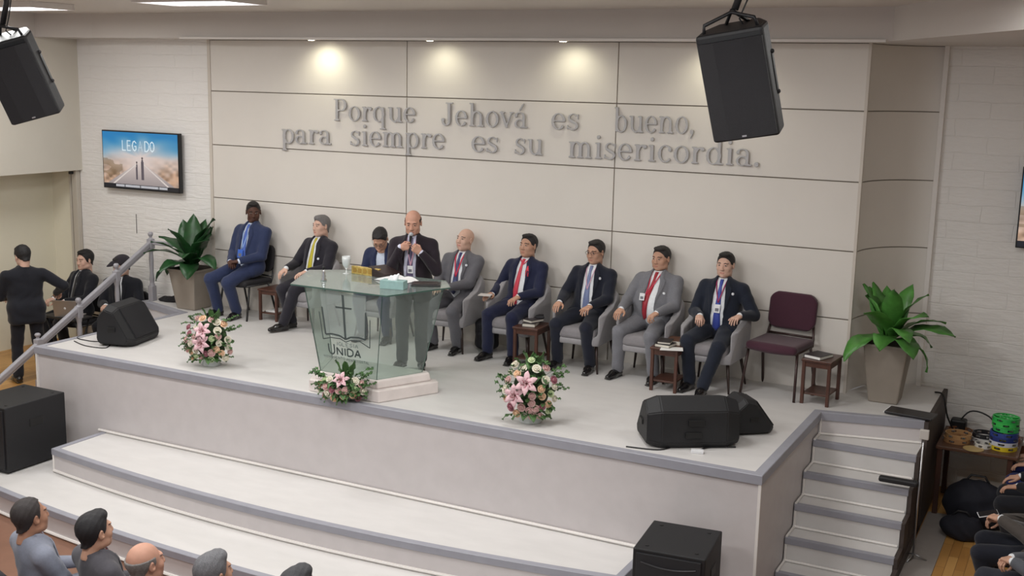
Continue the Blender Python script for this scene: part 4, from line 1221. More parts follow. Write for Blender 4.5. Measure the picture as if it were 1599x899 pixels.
def bouquet(loc, rz, label, H, Wd, seed, lilies, wide=False):
    r = random.Random(seed); t = empty('flower_arrangement', loc, rz, label, 'flower arrangement')
    MB().lathe([(.10, 0), (.11, .01), (.085, .09), (.095, .10), (.08, .10), (.075, .02)], 20).build('bowl', mat('white_flower_bowl', (214, 218, 216), .35), t, smooth=True)
    fo = MB()
    cz = H * .48
    def surf(x, z, s=1.0):      # point on the domed front
        u_ = x / (Wd * .5); w_ = (z - cz) / (H * .52); dd = max(0, 1 - u_ * u_ - w_ * w_)
        y = -.19 * math.sqrt(dd) * s - .01; n = Vector((u_ * .8, -(.35 + .8 * math.sqrt(dd)), w_ * .75 + .25)).normalized()
        return (x, y, z), n
    MB().ico((0, .0, cz), 1, 3, (Wd * .33, .13, H * .36)).build('floral_foam', mat('moss_green_core', (46, 66, 40), .9, noise=.4, nscale=40, bump=1.0, bscale=80), t, smooth=True)
    for i in range(95):
        x = r.uniform(-.5, .5) * Wd * .9; z = r.uniform(.06, 1.0) * H * .98
        if (x / (Wd * .5)) ** 2 + ((z - cz) / (H * .52)) ** 2 > .95: continue
        p, n = surf(x, z, .75); az = math.atan2(n.y + r.uniform(-.4, .4), n.x + r.uniform(-.6, .6))
        leaf(fo, p, az, r.uniform(-.3, .9), r.uniform(.06, .12), r.uniform(.028, .045), r.uniform(.3, 1.2), n=4)
    # sprays that reach past the flowers
    for k in range(9):
        s = (-1) ** k; z0 = H * r.uniform(.2, .85); az = (0 if s > 0 else PI) + r.uniform(-.5, .3) * s; L = Wd * r.uniform(.24, .42)
        pts = [(0, -.03, z0)]
        for j in range(1, 5):
            pts.append((s * (Wd * .2 + L * j / 4), -.05 + .02 * j * r.uniform(-1, 1), z0 + .02 * j + r.uniform(-.01, .01)))
        fo.tube(pts, .002, 5)
        for j in range(2, 5):
            for q in (-1, 1): leaf(fo, pts[j], az + q * .9, .3, .055, .03, .4, n=4)
    for k in range(6):      # broad leaves at the foot
        az = -PI / 2 + (k - 2.5) * .55; leaf(fo, (0, -.04, .10), az, .35, .20 + .03 * (k % 2), .085, 1.3, n=6)
    for k in range(3):
        leaf(fo, ((k - 1) * .05 + .02, 0, H * .78), -PI / 2 + (k - 1) * .9, 1.35, .19, .075, .3, n=6)
    fo.build('foliage', M_fol, t, smooth=True)
    used = []
    for (x, z, R_) in lilies:
        p, n = surf(x, z, 1.15); lily(t, p, n, R_, seed + x * 9); used.append((x, z, R_ * .62))
    cols = ['cream', 'pale pink', 'peach', 'cream', 'pale pink', 'dusky rose', 'peach', 'pale green', 'pale pink', 'cream']
    i = 0; tries = 0
    while i < (30 if not wide else 22) and tries < 900:
        tries += 1
        x = r.uniform(-.47, .47) * Wd; z = r.uniform(.14, .95) * H
        if (x / (Wd * .5)) ** 2 + ((z - cz) / (H * .5)) ** 2 > .92: continue
        rd = r.uniform(.030, .041)
        if any((x - a_) ** 2 + (z - b_) ** 2 < (c_ + rd * .85) ** 2 for a_, b_, c_ in used): continue
        used.append((x, z, rd * .85)); p, n = surf(x, z)
        rose(t, p, n, rd, cols[i % 10], i + seed); i += 1
    return t
bouquet((2.27, -2.60, 0), .35, 'pink and cream flower arrangement with two lilies at left of the stage front', .60, .56, 3, [(0, .42, .12), (-.01, .29, .125)])
bouquet((6.27, -2.66, 0), .35, 'pink and peach flower arrangement with two lilies right of the lectern', .66, .52, 8, [(-.02, .42, .135), (-.12, .30, .13)])
bq3 = bouquet((4.34, -2.975, 0), .35, 'low pink and white flower arrangement at the foot of the lectern', .30, .50, 21, [(.02, .24, .10)], wide=True)
for c_ in bq3.children:
    if c_.name.startswith('bowl'): c_.scale = (.6, .6, 1)

# ---- glass lectern
def glass_mat(name, tint, refl=.10, haze=0.0, hcol=(214, 222, 219)):
    m = bpy.data.materials.new(name); m.use_nodes = True; nt = m.node_tree; nt.nodes.remove(nt.nodes['Principled BSDF'])
    out = nt.nodes['Material Output']; tr = nt.nodes.new('ShaderNodeBsdfTransparent'); gl = nt.nodes.new('ShaderNodeBsdfGlossy'); gl.inputs['Roughness'].default_value = .03
    tr.inputs['Color'].default_value = (lin(tint[0]), lin(tint[1]), lin(tint[2]), 1)
    lw0 = nt.nodes.new('ShaderNodeLayerWeight'); lw0.inputs['Blend'].default_value = .5
    lw = nt.nodes.new('ShaderNodeMath'); lw.operation = 'POWER'; lw.inputs[1].default_value = 4.5; nt.links.new(lw0.outputs['Facing'], lw.inputs[0])
    ad = nt.nodes.new('ShaderNodeMath'); ad.operation = 'MULTIPLY_ADD'; ad.inputs[1].default_value = .8; ad.inputs[2].default_value = refl; ad.use_clamp = True
    nt.links.new(lw.outputs[0], ad.inputs[0])
    mx = nt.nodes.new('ShaderNodeMixShader'); nt.links.new(ad.outputs[0], mx.inputs[0]); nt.links.new(tr.outputs[0], mx.inputs[1]); nt.links.new(gl.outputs[0], mx.inputs[2])
    last = mx
    if haze:
        df = nt.nodes.new('ShaderNodeBsdfDiffuse'); df.inputs['Color'].default_value = (lin(hcol[0]), lin(hcol[1]), lin(hcol[2]), 1)
        m2 = nt.nodes.new('ShaderNodeMixShader'); m2.inputs[0].default_value = haze
        nt.links.new(mx.outputs[0], m2.inputs[1]); nt.links.new(df.outputs[0], m2.inputs[2]); last = m2
    nt.links.new(last.outputs[0], out.inputs['Surface']); return m
M_glass = glass_mat('greenish_glass', (242, 249, 246), .03, .085)
M_glasstop = glass_mat('green_glass_top', (206, 226, 219), .12, .14)
M_etch = glass_mat('frosted_etching', (226, 232, 231), .02, .26)
M_edge = mat('green_glass_edge', (66, 92, 84), .25)
M_marble = mat('pale_marble', (222, 212, 208), .25, noise=.07, nscale=7)
LX = 4.27
lec = empty('lectern', (LX, -2.45, 0), 0, 'green-tinted glass lectern with etched emblem on a pale marble base', 'lectern')
def base_poly(s, dy=0): return [(-.42 * s, -.46 * s), (.44 * s, -.46 * s), (.75 * s, .17 * s), (.68 * s, .24 * s), (-.68 * s, .24 * s), (-.75 * s, .17 * s)]
MB().prism(base_poly(1.0), 0, .125, bev=.012).build('plinth', M_marble, lec)
MB().prism(base_poly(.90), .125, .21, bev=.016, poly2=base_poly(.87)).build('plinth_cap', M_marble, lec)
# body panels flare upward: bottom outline -> top outline
bot = [(-.33, -.38), (.36, -.38), (.58, .12), (.58, .18), (-.55, .18), (-.55, .12)]
top = [(-.44, -.49), (.50, -.49), (.78, .20), (.78, .34), (-.72, .34), (-.72, .20)]
ZT = 1.10
def panel(i, j, m, name):
    b0, b1, t0, t1 = Vector((*bot[i], .21)), Vector((*bot[j], .21)), Vector((*top[i], ZT)), Vector((*top[j], ZT))
    n = (b1 - b0).cross(t0 - b0).normalized() * .006
    vs = [b0 - n, b1 - n, t1 - n, t0 - n, b0 + n, b1 + n, t1 + n, t0 + n]
    o = mesh_obj(name, vs, [(0, 3, 2, 1), (4, 5, 6, 7), (0, 1, 5, 4), (1, 2, 6, 5), (2, 3, 7, 6), (3, 0, 4, 7)], None, lec, mats=[m, M_edge], fmat=[0, 0, 1, 1, 1, 1])
    return o, (b0, b1, t0, t1, n)
fp, (b0, b1, t0, t1, nn) = panel(0, 1, M_glass, 'front_panel')
panel(1, 2, M_glass, 'side_panel'); panel(5, 0, M_glass, 'side_panel')
# glass top slab
tp = [(-.58, -.54), (.58, -.54), (.86, .20), (.62, .52), (-.58, .52), (-.95, .25)]
tb = MB().prism(tp, 0, .014)
tobj = tb.build('tabletop', None, lec, mats=[M_glasstop, M_edge])
fm_ = [1] * len(tobj.data.polygons)
for p_ in tobj.data.polygons:
    if abs(p_.normal.z) > .9: fm_[p_.index] = 0
tobj.data.polygons.foreach_set('material_index', fm_)
tobj.rotation_euler = (math.radians(0), 0, 0); tobj.location = (0, 0, ZT)
# etched emblem: cross, open book, word
def on_panel(u_, v_, off=.0085):
    a_ = b0 + (b1 - b0) * u_; c_ = t0 + (t1 - t0) * u_
    return a_ + (c_ - a_) * v_ - nn.normalized() * (-off if nn.y < 0 else off) * (1)
def flatshape(polys, name, m, th=.0012):
    mb = MB()
    for poly in polys:
        n = len(poly); out = nn.normalized() * (1 if nn.y < 0 else -1)
        P_ = [b0 + (b1 - b0) * u_ + ((t0 + (t1 - t0) * u_) - (b0 + (b1 - b0) * u_)) * v_ for u_, v_ in poly]
        A_ = [q + out * .0064 for q in P_]; B_ = [q + out * (.0064 + th) for q in P_]
        mb.add(A_ + B_, [tuple(range(n))[::-1], tuple(range(n, 2 * n))] + [(i, (i + 1) % n, n + (i + 1) % n, n + i) for i in range(n)])
    return mb.build(name, m, fp)
def seg(x0, y0, x1, y1, w, asp=1.0):
    dx, dy = x1 - x0, (y1 - y0) * asp; L = math.hypot(dx, dy); nx_, ny_ = -dy / L * w / 2, dx / L * w / 2
    return [(x0 + nx_, y0 + ny_ / asp), (x1 + nx_, y1 + ny_ / asp), (x1 - nx_, y1 - ny_ / asp), (x0 - nx_, y0 - ny_ / asp)]
AS = .90 / .80
SG = lambda pts, w: [seg(pts[i][0], pts[i][1], pts[i + 1][0], pts[i + 1][1], w, AS) for i in range(len(pts) - 1)]
M_etchd = mat('dark_etched_line', (70, 80, 80), .5)
flatshape([[(.2, .46), (.5, .43), (.8, .45), (.8, .97), (.2, .97)]], 'etched_ground', M_etch, .0006)
em = SG([(.50, .95), (.50, .44)], .03) + SG([(.39, .80), (.61, .80)], .022)
em += SG([(.20, .78), (.20, .46), (.30, .475), (.42, .465), (.50, .43)], .022) + SG([(.50, .43), (.58, .465), (.70, .475), (.80, .46), (.80, .78)], .022)
em += SG([(.15, .72), (.15, .40), (.28, .43), (.42, .43), (.50, .40), (.58, .43), (.72, .43), (.87, .37), (.86, .70)], .012)
flatshape(em, 'etched_emblem', M_etchd)
# capitals for the word below the book
CAP = {'U': [[(0, 1), (0, .3), (.15, .05), (.4, 0), (.65, .05), (.8, .3), (.8, 1)]], 'N': [[(0, 0), (0, 1), (.75, 0), (.75, 1)]], 'I': [[(.1, 0), (.1, 1)]],
       'D': [[(0, 0), (0, 1), (.4, 1), (.75, .8), (.8, .5), (.75, .2), (.4, 0), (0, 0)]], 'A': [[(0, 0), (.4, 1), (.8, 0)], [(.15, .35), (.65, .35)]],
       'G': [[(.8, .8), (.5, 1), (.2, .9), (0, .5), (.2, .1), (.5, 0), (.8, .15), (.8, .45), (.5, .45)]], 'L': [[(0, 1), (0, 0), (.65, 0)]], 'E': [[(.65, 1), (0, 1), (0, 0), (.65, 0)], [(0, .5), (.55, .5)]],
       'S': [[(.7, .85), (.4, 1), (.1, .85), (.1, .62), (.6, .4), (.7, .2), (.4, 0), (0, .15)]], 'O': [[(.4, 0), (.1, .15), (0, .5), (.1, .85), (.4, 1), (.7, .85), (.8, .5), (.7, .15), (.4, 0)]],
       'M': [[(0, 0), (0, 1), (.4, .3), (.8, 1), (.8, 0)]], 'P': [[(0, 0), (0, 1), (.5, 1), (.7, .8), (.5, .5), (0, .5)]], 'C': [[(.75, .85), (.45, 1), (.1, .8), (0, .5), (.1, .2), (.45, 0), (.75, .15)]],
       'T': [[(0, 1), (.8, 1)], [(.4, 1), (.4, 0)]], 'R': [[(0, 0), (0, 1), (.5, 1), (.7, .75), (.5, .5), (0, .5)], [(.35, .5), (.75, 0)]], 'V': [[(0, 1), (.4, 0), (.8, 1)]]}
def word_segs(word, x0, y0, w, h_, sw, first=1.0):
    tot = sum(.45 if c == 'I' else 1.05 for c in word); k = w / tot; out = []; x = x0
    for i, c in enumerate(word):
        hh_ = h_ * (first if i == 0 else 1)
        for pl in CAP.get(c, []):
            out += SG([(x + px_ * k, y0 + py_ * hh_) for px_, py_ in pl], sw)
        x += k * (.45 if c == 'I' else 1.05) * (1.12 if i == 0 and first > 1 else 1)
    return out
flatshape(word_segs('UNIDA', .22, .235, .52, .085, .020, 1.4), 'etched_word', M_etchd)
flatshape(word_segs('IGLESIA', .36, .345, .34, .042, .008), 'etched_word', mat('faint_etched_line', (118, 128, 126), .5))
flatshape(word_segs('MOVIMIENTO', .12, .185, .36, .026, .006) + word_segs('PENTECOSTAL', .50, .175, .38, .026, .006), 'etched_word', mat('faint_etched_line', (118, 128, 126), .5))
ZL = ZT + .014
# things on the lectern
gob = empty('goblet', (3.80, -2.18, ZL), 0, 'stemmed glass goblet of water on the left of the lectern', 'goblet')
M_clear = glass_mat('clear_glass', (252, 253, 253), .10, .42, (244, 246, 247))
MB().lathe([(.038, 0), (.038, .004), (.008, .012), (.006, .05), (.02, .065), (.040, .10), (.046, .15), (.045, .19), (.042, .19), (.043, .15), (.036, .105), (.004, .07)], 20).build('bowl', M_clear, gob, smooth=True)
MB().lathe([(.005, .075), (.035, .106), (.041, .15), (.0415, .165), (.002, .165)], 20).build('water', glass_mat('water', (250, 252, 252), .12, .70, (244, 246, 247)), gob, smooth=True)
mst = empty('chrome_stand', (3.86, -2.66, ZL), 0, 'small chrome bottle-shaped stand on the left front of the lectern', 'stand')
MB().lathe([(.030, 0), (.032, .01), (.018, .03), (.026, .05), (.014, .07), (.018, .085), (.010, .10), (.010, .12)], 16).build('body', mat('chrome', (205, 205, 208), .15, metal=.9), mst, smooth=True)
MB().lathe([(.014, .12), (.014, .15), (.004, .155)], 12).build('cap', M_black, mst, smooth=True)
gb = empty('name_plate', (4.02, -2.13, ZL), -.10, 'gold coloured block with raised pattern on the lectern beside the goblet', 'name plate')
MB().box(-.19, -.018, 0, .19, .018, .085, bev=.004).build('block', mat('patterned_gold', (196, 168, 96), .4, metal=.35, noise=.3, nscale=35), gb)
gl_ = MB()
for k in range(5): gl_.box(-.165 + k * .07, -.0215, .018, -.12 + k * .07, -.0175, .068, bev=.003)
gl_.build('relief', mat('worn_gold', (176, 140, 70), .4, metal=.4), gb)
lap = empty('book_stand', (4.22, -2.08, ZL), -.35, 'dark brown wedge-shaped stand behind the papers on the lectern', 'stand')
MB().prism([(-.14, 0), (.16, 0), (.16, .05), (-.14, .10)], -.11, .11, Matrix.Rotation(PI / 2, 4, 'X'), bev=.004).build('body', mat('very_dark_brown', (40, 26, 26), .35), lap)
ob = empty('open_book', (4.46, -2.22, ZL), -.15, 'open white-paged book lying on the lectern in front of the speaker', 'book')
pg = MB()
for s in (-1, 1):
    n = 8; pr = [(s * .20 * i / n, .030 * math.sin(PI * min(1, .15 + i / n * .9)) + .004) for i in range(n + 1)]
    for i in range(n):
        x0, z0 = pr[i]; x1, z1 = pr[i + 1]
        pg.add([(x0, -.13, 0.004), (x1, -.13, 0.004), (x1, .13, .004), (x0, .13, .004), (x0, -.13, z0), (x1, -.13, z1), (x1, .13, z1), (x0, .13, z0)],
               [(0, 1, 2, 3), (4, 5, 6, 7), (0, 1, 5, 4), (1, 2, 6, 5), (2, 3, 7, 6), (3, 0, 4, 7)])
pg.build('pages', mat('white_pages', (236, 236, 236), .7), ob)
MB().box(-.21, -.14, 0, .21, .14, .004, bev=.001).build('cover', M_black, ob)
tb_ = empty('tissue_box', (4.69, -2.62, ZL), .20, 'teal tissue box with a white tissue on the lectern corner', 'tissue box')
MB().box(-.125, -.06, 0, .125, .06, .085, bev=.004).build('box', mat('teal_card', (142, 172, 170), .6, noise=.05, nscale=30), tb_)
v = Vol((-.10, -.07, .06), (.10, .07, .18), .006)
v.cone((-.05, 0, .08), (.01, 0, .13), .018, .012, 0); v.cone((.01, 0, .08), (.045, .01, .14), .022, .014, .02); v.cone((.0, -.01, .08), (-.02, -.015, .12), .02, .014, .02); v.wrinkle(.004, 2.2, 1)
V, Q = v.mesh(); mesh_obj('tissue', V, Q, mat('white_tissue', (235, 236, 238), .8), tb_, smooth=True)
lp = empty('folder', (4.86, -2.28, ZL), .5, 'dark folded case lying at the right end of the lectern top', 'case')
MB().box(-.15, -.10, 0, .15, .10, .018, bev=.006).build('cover', mat('dark_case', (34, 32, 34), .35), lp)
MB().box(-.13, -.085, .018, .12, .085, .026, bev=.003).build('flap', mat('dark_case_flap', (52, 44, 44), .4), lp)

# ---- monitors, hanging speakers, subwoofers
M_grille = mat('black_metal_grille', (18, 18, 24), .5, bump=.5, bscale=600)
M_cab = mat('black_cabinet', (22, 22, 25), .6, bump=.2, bscale=200)
def wedge(loc, rz, label, flip=0):
    """stage monitor: box with chamfered ends and a sloping grille"""
    t = empty('stage_monitor', loc, rz, label, 'stage monitor')
    # profile in (y,z) along x: low front edge, tall back
    L = .34
    prof = [(-.24, 0.02), (-.26, .07), (-.03, .37), (.10, .40), (.22, .30), (.24, .05), (.20, 0.0), (-.2, 0)]
    inner = [(y * .74, .03 + z * .74) for y, z in prof]
    mb = MB(); n = len(prof)
    vs = [(-L, y * .80 + .01, .03 + z * .82) for y, z in prof] + [(-L + .10, y, z) for y, z in prof] + [(L - .10, y, z) for y, z in prof] + [(L, y * .80 + .01, .03 + z * .82) for y, z in prof]
    fs = [tuple(range(n)), tuple(range(3 * n, 4 * n))[::-1]]
    for k in range(3):
        for i in range(n): fs.append((k * n + i, (k) * n + (i + 1) % n, (k + 1) * n + (i + 1) % n, (k + 1) * n + i))
    bm = bmesh.new(); bv = [bm.verts.new(q) for q in vs]
    for f_ in fs: bm.faces.new([bv[i] for i in f_])
    bmesh.ops.recalc_face_normals(bm, faces=bm.faces[:]); bmesh.ops.bevel(bm, geom=bm.edges[:], offset=.008, segments=2, affect='EDGES')
    MB().bm(bm).build('cabinet', M_cab, t)
    # grille on the sloping face from (-.26,.07) to (-.03,.37)
    a_ = Vector((0, -.26, .07)); c_ = Vector((0, -.03, .37)); d_ = (c_ - a_); nl = Vector((0, -d_.z, d_.y)).normalized()
    gq = []
    for (x, f_) in ((-.235, .04), (.235, .04), (.235, .96), (-.235, .96)): gq.append(a_ + d_ * f_ + Vector((x, 0, 0)))
    MB().add([q + nl * .001 for q in gq] + [q + nl * .012 for q in gq], [(3, 2, 1, 0), (4, 5, 6, 7), (0, 1, 5, 4), (1, 2, 6, 5), (2, 3, 7, 6), (3, 0, 4, 7)]).build('grille', M_grille, t)
    for s in (-1, 1):
        MB().box(s * L - .012, -.05, .15, s * L + .012, .05, .20, bev=.008).build('handle', mat('handle_black', (12, 12, 13), .5), t)
    hb = MB().box(-.055, -.028, -.006, .055, .028, .006, bev=.004)
    for k, zz in enumerate((.22, .12)):
        q = hb if False else MB().box(-.07 + k * .02, .238, zz - .03, .05 + k * .02, .252, zz + .02, bev=.004); q.build('handle_recess', mat('handle_black', (12, 12, 13), .5), t)
    return t
t_ = wedge((7.75, -2.44, 0), PI + .58, 'large black stage monitor wedge at the right front of the stage, nearer the edge'); t_.scale = (1.24, 1.1, 1.12)
t_ = wedge((8.12, -1.84, 0), PI / 2 + .70, 'smaller black stage monitor standing just behind the large one at stage right'); t_.scale = (.55, .86, .86)
t_ = wedge((.66, -2.25, 0), PI / 2 + .25, 'black stage monitor wedge at the left end of the stage by the stair rail'); t_.scale = (1.05, 1.0, 1.22)

def subwoofer(loc, rz, w, d, h_, label):
    t = empty('subwoofer', loc, rz, label, 'subwoofer')
    MB().box(-w / 2, -d / 2, 0.02, w / 2, d / 2, h_, bev=.010).build('cabinet', M_cab, t)
    MB().box(-w / 2 + .03, -d / 2 - .014, .05, w / 2 - .03, -d / 2 + .004, h_ - .03, bev=.006).build('grille', M_grille, t)
    for s in (-1, 1):
        MB().box(s * w / 2 - .006, -.09, h_ * .62, s * w / 2 + .006, .09, h_ * .62 + .09, bev=.005).build('handle', mat('handle_black', (12, 12, 13), .5), t)
    fe = MB(); tf = MB()
    for sx in (-1, 1):
        for sy in (-1, 1):
            fe.lathe([(.025, 0), (.025, .022)], 10, Matrix.Translation((sx * (w / 2 - .06), sy * (d / 2 - .06), 0)))
            tf.lathe([(.016, h_ - .002), (.016, h_ + .004)], 10, Matrix.Translation((sx * (w / 2 - .09), sy * (d / 2 - .09), 0)))
    fe.build('foot', M_black, t); tf.build('recess', mat('handle_black', (12, 12, 13), .5), t)
    # curved slot lines on the front
    MB().tube([(-w * .38 + w * .76 * i / 10, -d / 2 - .016, h_ * .86 - .03 * math.sin(PI * i / 10)) for i in range(11)], .006, 6).build('badge_curve', mat('satin_black', (44, 43, 47), .3), t)
    return t
subwoofer((.38, -3.68, ZB), 0, .66, .80, .74, 'big black subwoofer cabinet at the left end of the front steps')
bpy.data.objects['subwoofer'].children
subwoofer((8.13, -3.68, ZB), .1, .58, .64, .70, 'black subwoofer cabinet standing by the front right corner of the stage')

def hanging_speaker(loc, yaw, pitch, roll, label, ztop, sc=1.0):
    t = empty('hanging_loudspeaker', loc, 0, label, 'loudspeaker')
    Rm = Matrix.Rotation(yaw, 4, 'Z') @ Matrix.Rotation(pitch, 4, 'X') @ Matrix.Rotation(roll, 4, 'Y')
    S_ = Matrix.Scale(sc, 4)
    M = Rm @ S_
    h2 = .35
    cab = MB().prism([(-.215, -.17), (.215, -.17), (.215, .02), (.14, .19), (-.14, .19), (-.215, .02)], -h2, h2, M, bev=.02)
    cab.build('cabinet', M_cab, t)
    gr = MB().prism([(-.205, -.185), (-.10, -.20), (.10, -.20), (.205, -.185), (.205, -.168), (-.205, -.168)], -h2 + .02, h2 - .05, M)
    gr.build('grille', M_grille, t)
    MB().box(-.014, -.206, -h2 + .03, .014, -.198, -h2 + .04, M).build('emblem', mat('silver_emblem', (190, 190, 195), .3, metal=.6), t)
    for z in (.16, -.10):
        MB().ico((0, 0, 0), 1, 2, (.016, .016, .016), M @ Matrix.Translation((.218, -.02, z))).build('bolt', M_black, t, smooth=True)
    MB().box(.205, -.05, -.09, .222, .0, .15, M, bev=.005).build('handle', mat('handle_black', (12, 12, 13), .5), t)
    br = MB()
    br.tube([M @ Vector((-.17, -.10, h2)), M @ Vector((-.16, -.10, h2 + .05)), M @ Vector((.0, .0, h2 + .09)), M @ Vector((.16, -.10, h2 + .05)), M @ Vector((.17, -.10, h2))], .012 * sc, 6)
    br.tube([M @ Vector((-.08, .12, h2 - .01)), M @ Vector((0, .02, h2 + .10))], .012 * sc, 6); br.tube([M @ Vector((.08, .12, h2 - .01)), M @ Vector((0, .02, h2 + .10))], .012 * sc, 6)
    tp_ = M @ Vector((0.02, .02, h2 + .10))
    top_ = Vector((tp_.x + .02, tp_.y + .05, ztop - loc[2]))
    br.build('yoke', M_black, t, smooth=True)
    MB().tube([tp_, tp_ + (top_ - tp_) * .3 + Vector((.03, 0, .02)), top_], .024 * sc, 8).build('pole', M_black, t, smooth=True)
    MB().tube([top_ + Vector((.03, 0, 0)), top_ + Vector((.06, 0, -.12)), tp_ + Vector((.07, 0, .05)), tp_ + Vector((.03, 0, -.05)), M @ Vector((.12, .16, .10))], .005, 6).build('cable', M_cable, t, smooth=True)
    return t
hanging_speaker((8.97, -5.48, 3.215), .10, math.radians(14), math.radians(-10), 'black loudspeaker hanging in front of the wall lettering at upper right', ZC, .90)
hanging_speaker((3.62, -6.03, 3.14), .62, math.radians(18), math.radians(-17), 'black loudspeaker hanging from the ceiling at upper left', ZC, .88)

# ---- screens
def tv(loc, w, h_, label, rz=0):
    t = empty('wall_screen', loc, rz, label, 'screen')
    MB().box(-w / 2, -.035, -h_ / 2, w / 2, .035, h_ / 2, bev=.006).build('housing', mat('screen_black', (16, 16, 20), .3), t)
    nx, nz = 168, 96
    x = (np.arange(nx) + .5) / nx; z = (np.arange(nz) + .5) / nz
    X, Z = np.meshgrid(x, z, indexing='ij')
    r = np.random.RandomState(4)
    def nz_(f, seed):
        r_ = np.random.RandomState(seed); g_ = r_.rand(f + 2, f + 2)
        xi, zi = X * f, Z * f; i0, j0 = xi.astype(int), zi.astype(int); fx, fz = xi - i0, zi - j0; fx = fx * fx * (3 - 2 * fx); fz = fz * fz * (3 - 2 * fz)
        return g_[i0, j0] * (1 - fx) * (1 - fz) + g_[i0 + 1, j0] * fx * (1 - fz) + g_[i0, j0 + 1] * (1 - fx) * fz + g_[i0 + 1, j0 + 1] * fx * fz
    C = np.zeros((nx, nz, 3))
    sky = np.array([24, 126, 186.]); pale = np.array([222, 206, 200.]); sand = np.array([196, 160, 134.]); road = np.array([150, 140, 140.])
    hz = .48
    ray_ = np.arctan2(Z - .55, X - .5)
    beam = .5 + .5 * np.sin(ray_ * 9 + 1.2) * (nz_(6, 1))
    tsky = np.clip((Z - .50) / .42 + (np.abs(X - .5)) * .55 - .08 - .24 * beam + .2 * (nz_(7, 3) - .5), 0, 1)[..., None]
    C[:] = pale * (1 - tsky) + sky * tsky
    g_ = (Z < .58 + .10 * np.abs(X - .5) * 2 + .10 * (nz_(9, 5) - .5)) & (np.abs(X - .5) > .06)
    tg = np.clip((.62 - Z) * 3.2 * np.clip(np.abs(X - .5) * 3.2 - .12, 0, 1), 0, 1) * (.55 + .6 * nz_(14, 6)); tg = np.clip(tg, 0, 1)[..., None]
    C = C * (1 - tg) + sand * (.65 + .45 * nz_(20, 7))[..., None] * tg
    # road converging on the horizon
    rd = (np.abs(X - .5) < .02 + (hz - Z) * 1.05) & (Z < hz); tr_ = np.clip((hz - Z) * 2.2, 0, .9)[..., None]
    Cr = pale * (1 - tr_) + road * tr_; C = np.where(rd[..., None], Cr, C)
    ln = (np.abs(np.abs(X - .5) - (.015 + (hz - Z) * .86)) < .006 + (hz - Z) * .02) & (Z < hz - .03); C[ln] = [224, 214, 208]
    bush = (nz_(11, 12) > .5) & (X < .26) & (Z < .52) & (Z > .16) & ~rd; C[bush] = C[bush] * .65 + np.array([90, 70, 40]) * .35
    # two walkers
    for cx, top_, wd in ((.455, .46, .012), (.53, .54, .020)):
        bd_ = (np.abs(X - cx) < wd * np.clip((top_ - Z) * 9 + .3, .4, 1)) & (Z < top_) & (Z > .17); C[bd_] = [92, 84, 92]
        hd = ((X - cx) / .010) ** 2 + ((Z - top_ - .012) / .020) ** 2 < 1; C[hd] = [74, 62, 66]
    # title strokes and the caption bar
    def strokes(word, x0, z0, w_, hh_, sw, col, alpha=1.0):
        tot = sum(.45 if c == 'I' else 1.05 for c in word); k = w_ / tot; xx = x0
        for c in word:
            for pl in CAP.get(c, []):
                for i in range(len(pl) - 1):
                    ax_, az_ = xx + pl[i][0] * k, z0 + pl[i][1] * hh_; bx_, bz_ = xx + pl[i + 1][0] * k, z0 + pl[i + 1][1] * hh_
                    dx, dz = (bx_ - ax_) * 1.75, bz_ - az_; L2 = dx * dx + dz * dz + 1e-9
                    tt = np.clip(((X - ax_) * 1.75 * dx + (Z - az_) * dz) / L2, 0, 1)
                    dd = np.hypot((X - ax_) * 1.75 - tt * dx, Z - az_ - tt * dz)
                    m_ = (np.clip((sw - dd) / .006, 0, 1) * alpha)[..., None]; C[:] = C * (1 - m_) + np.array(col) * m_
            xx += k * (.45 if c == 'I' else 1.05)
    strokes('LEG', .27, .68, .20, .17, .012, (232, 246, 252)); strokes('A', .485, .68, .065, .17, .010, (232, 246, 252), .5); strokes('DO', .57, .68, .14, .17, .012, (232, 246, 252))
    C[Z < .075] = [22, 24, 34]
    for k, (s0, s1) in enumerate(((.16, .28), (.29, .49), (.50, .73), (.745, .85))):
        m_ = (X > s0) & (X < s1) & (Z > .025) & (Z < .058) & (((X * 168).astype(int) + k) % 3 != 0); C[m_] = [226, 226, 232]
    C = np.clip(C, 0, 255)
    Cl = np.where(C / 255 <= .04045, C / 255 / 12.92, ((C / 255 + .055) / 1.055) ** 2.4)
    w2, h2 = w - .03, h_ - .035
    gx = np.linspace(-w2 / 2, w2 / 2, nx + 1); gz = np.linspace(-h2 / 2, h2 / 2, nz + 1)
    V = [(a_, -.0365, b_) for a_ in gx for b_ in gz]
    F = [(i * (nz + 1) + j, (i + 1) * (nz + 1) + j, (i + 1) * (nz + 1) + j + 1, i * (nz + 1) + j + 1) for i in range(nx) for j in range(nz)]
    m = bpy.data.materials.get('lit_screen_image')
    if m is None:
        m = bpy.data.materials.new('lit_screen_image'); m.use_nodes = True; nt = m.node_tree; b_ = nt.nodes['Principled BSDF']
        at = nt.nodes.new('ShaderNodeAttribute'); at.attribute_name = 'picture'
        b_.inputs['Base Color'].default_value = (.01, .01, .01, 1); b_.inputs['Roughness'].default_value = .3
        nt.links.new(at.outputs['Color'], b_.inputs['Emission Color']); b_.inputs['Emission Strength'].default_value = .95
    o = mesh_obj('screen', V, F, m, t)
    ca = o.data.color_attributes.new('picture', 'FLOAT_COLOR', 'CORNER')
    cc = np.ones((nx * nz, 4, 4), np.float32); cc[:, :, :3] = Cl.reshape(-1, 1, 3)
    ca.data.foreach_set('color', cc.ravel())
    return t
tvo = tv((-1.275, -.02, 1.94), 1.46, .83, 'wall screen showing two walkers on a road, on the left relief wall')
tv((10.86, .70, 2.02), 1.46, .83, 'wall screen cut off by the right edge of the picture')
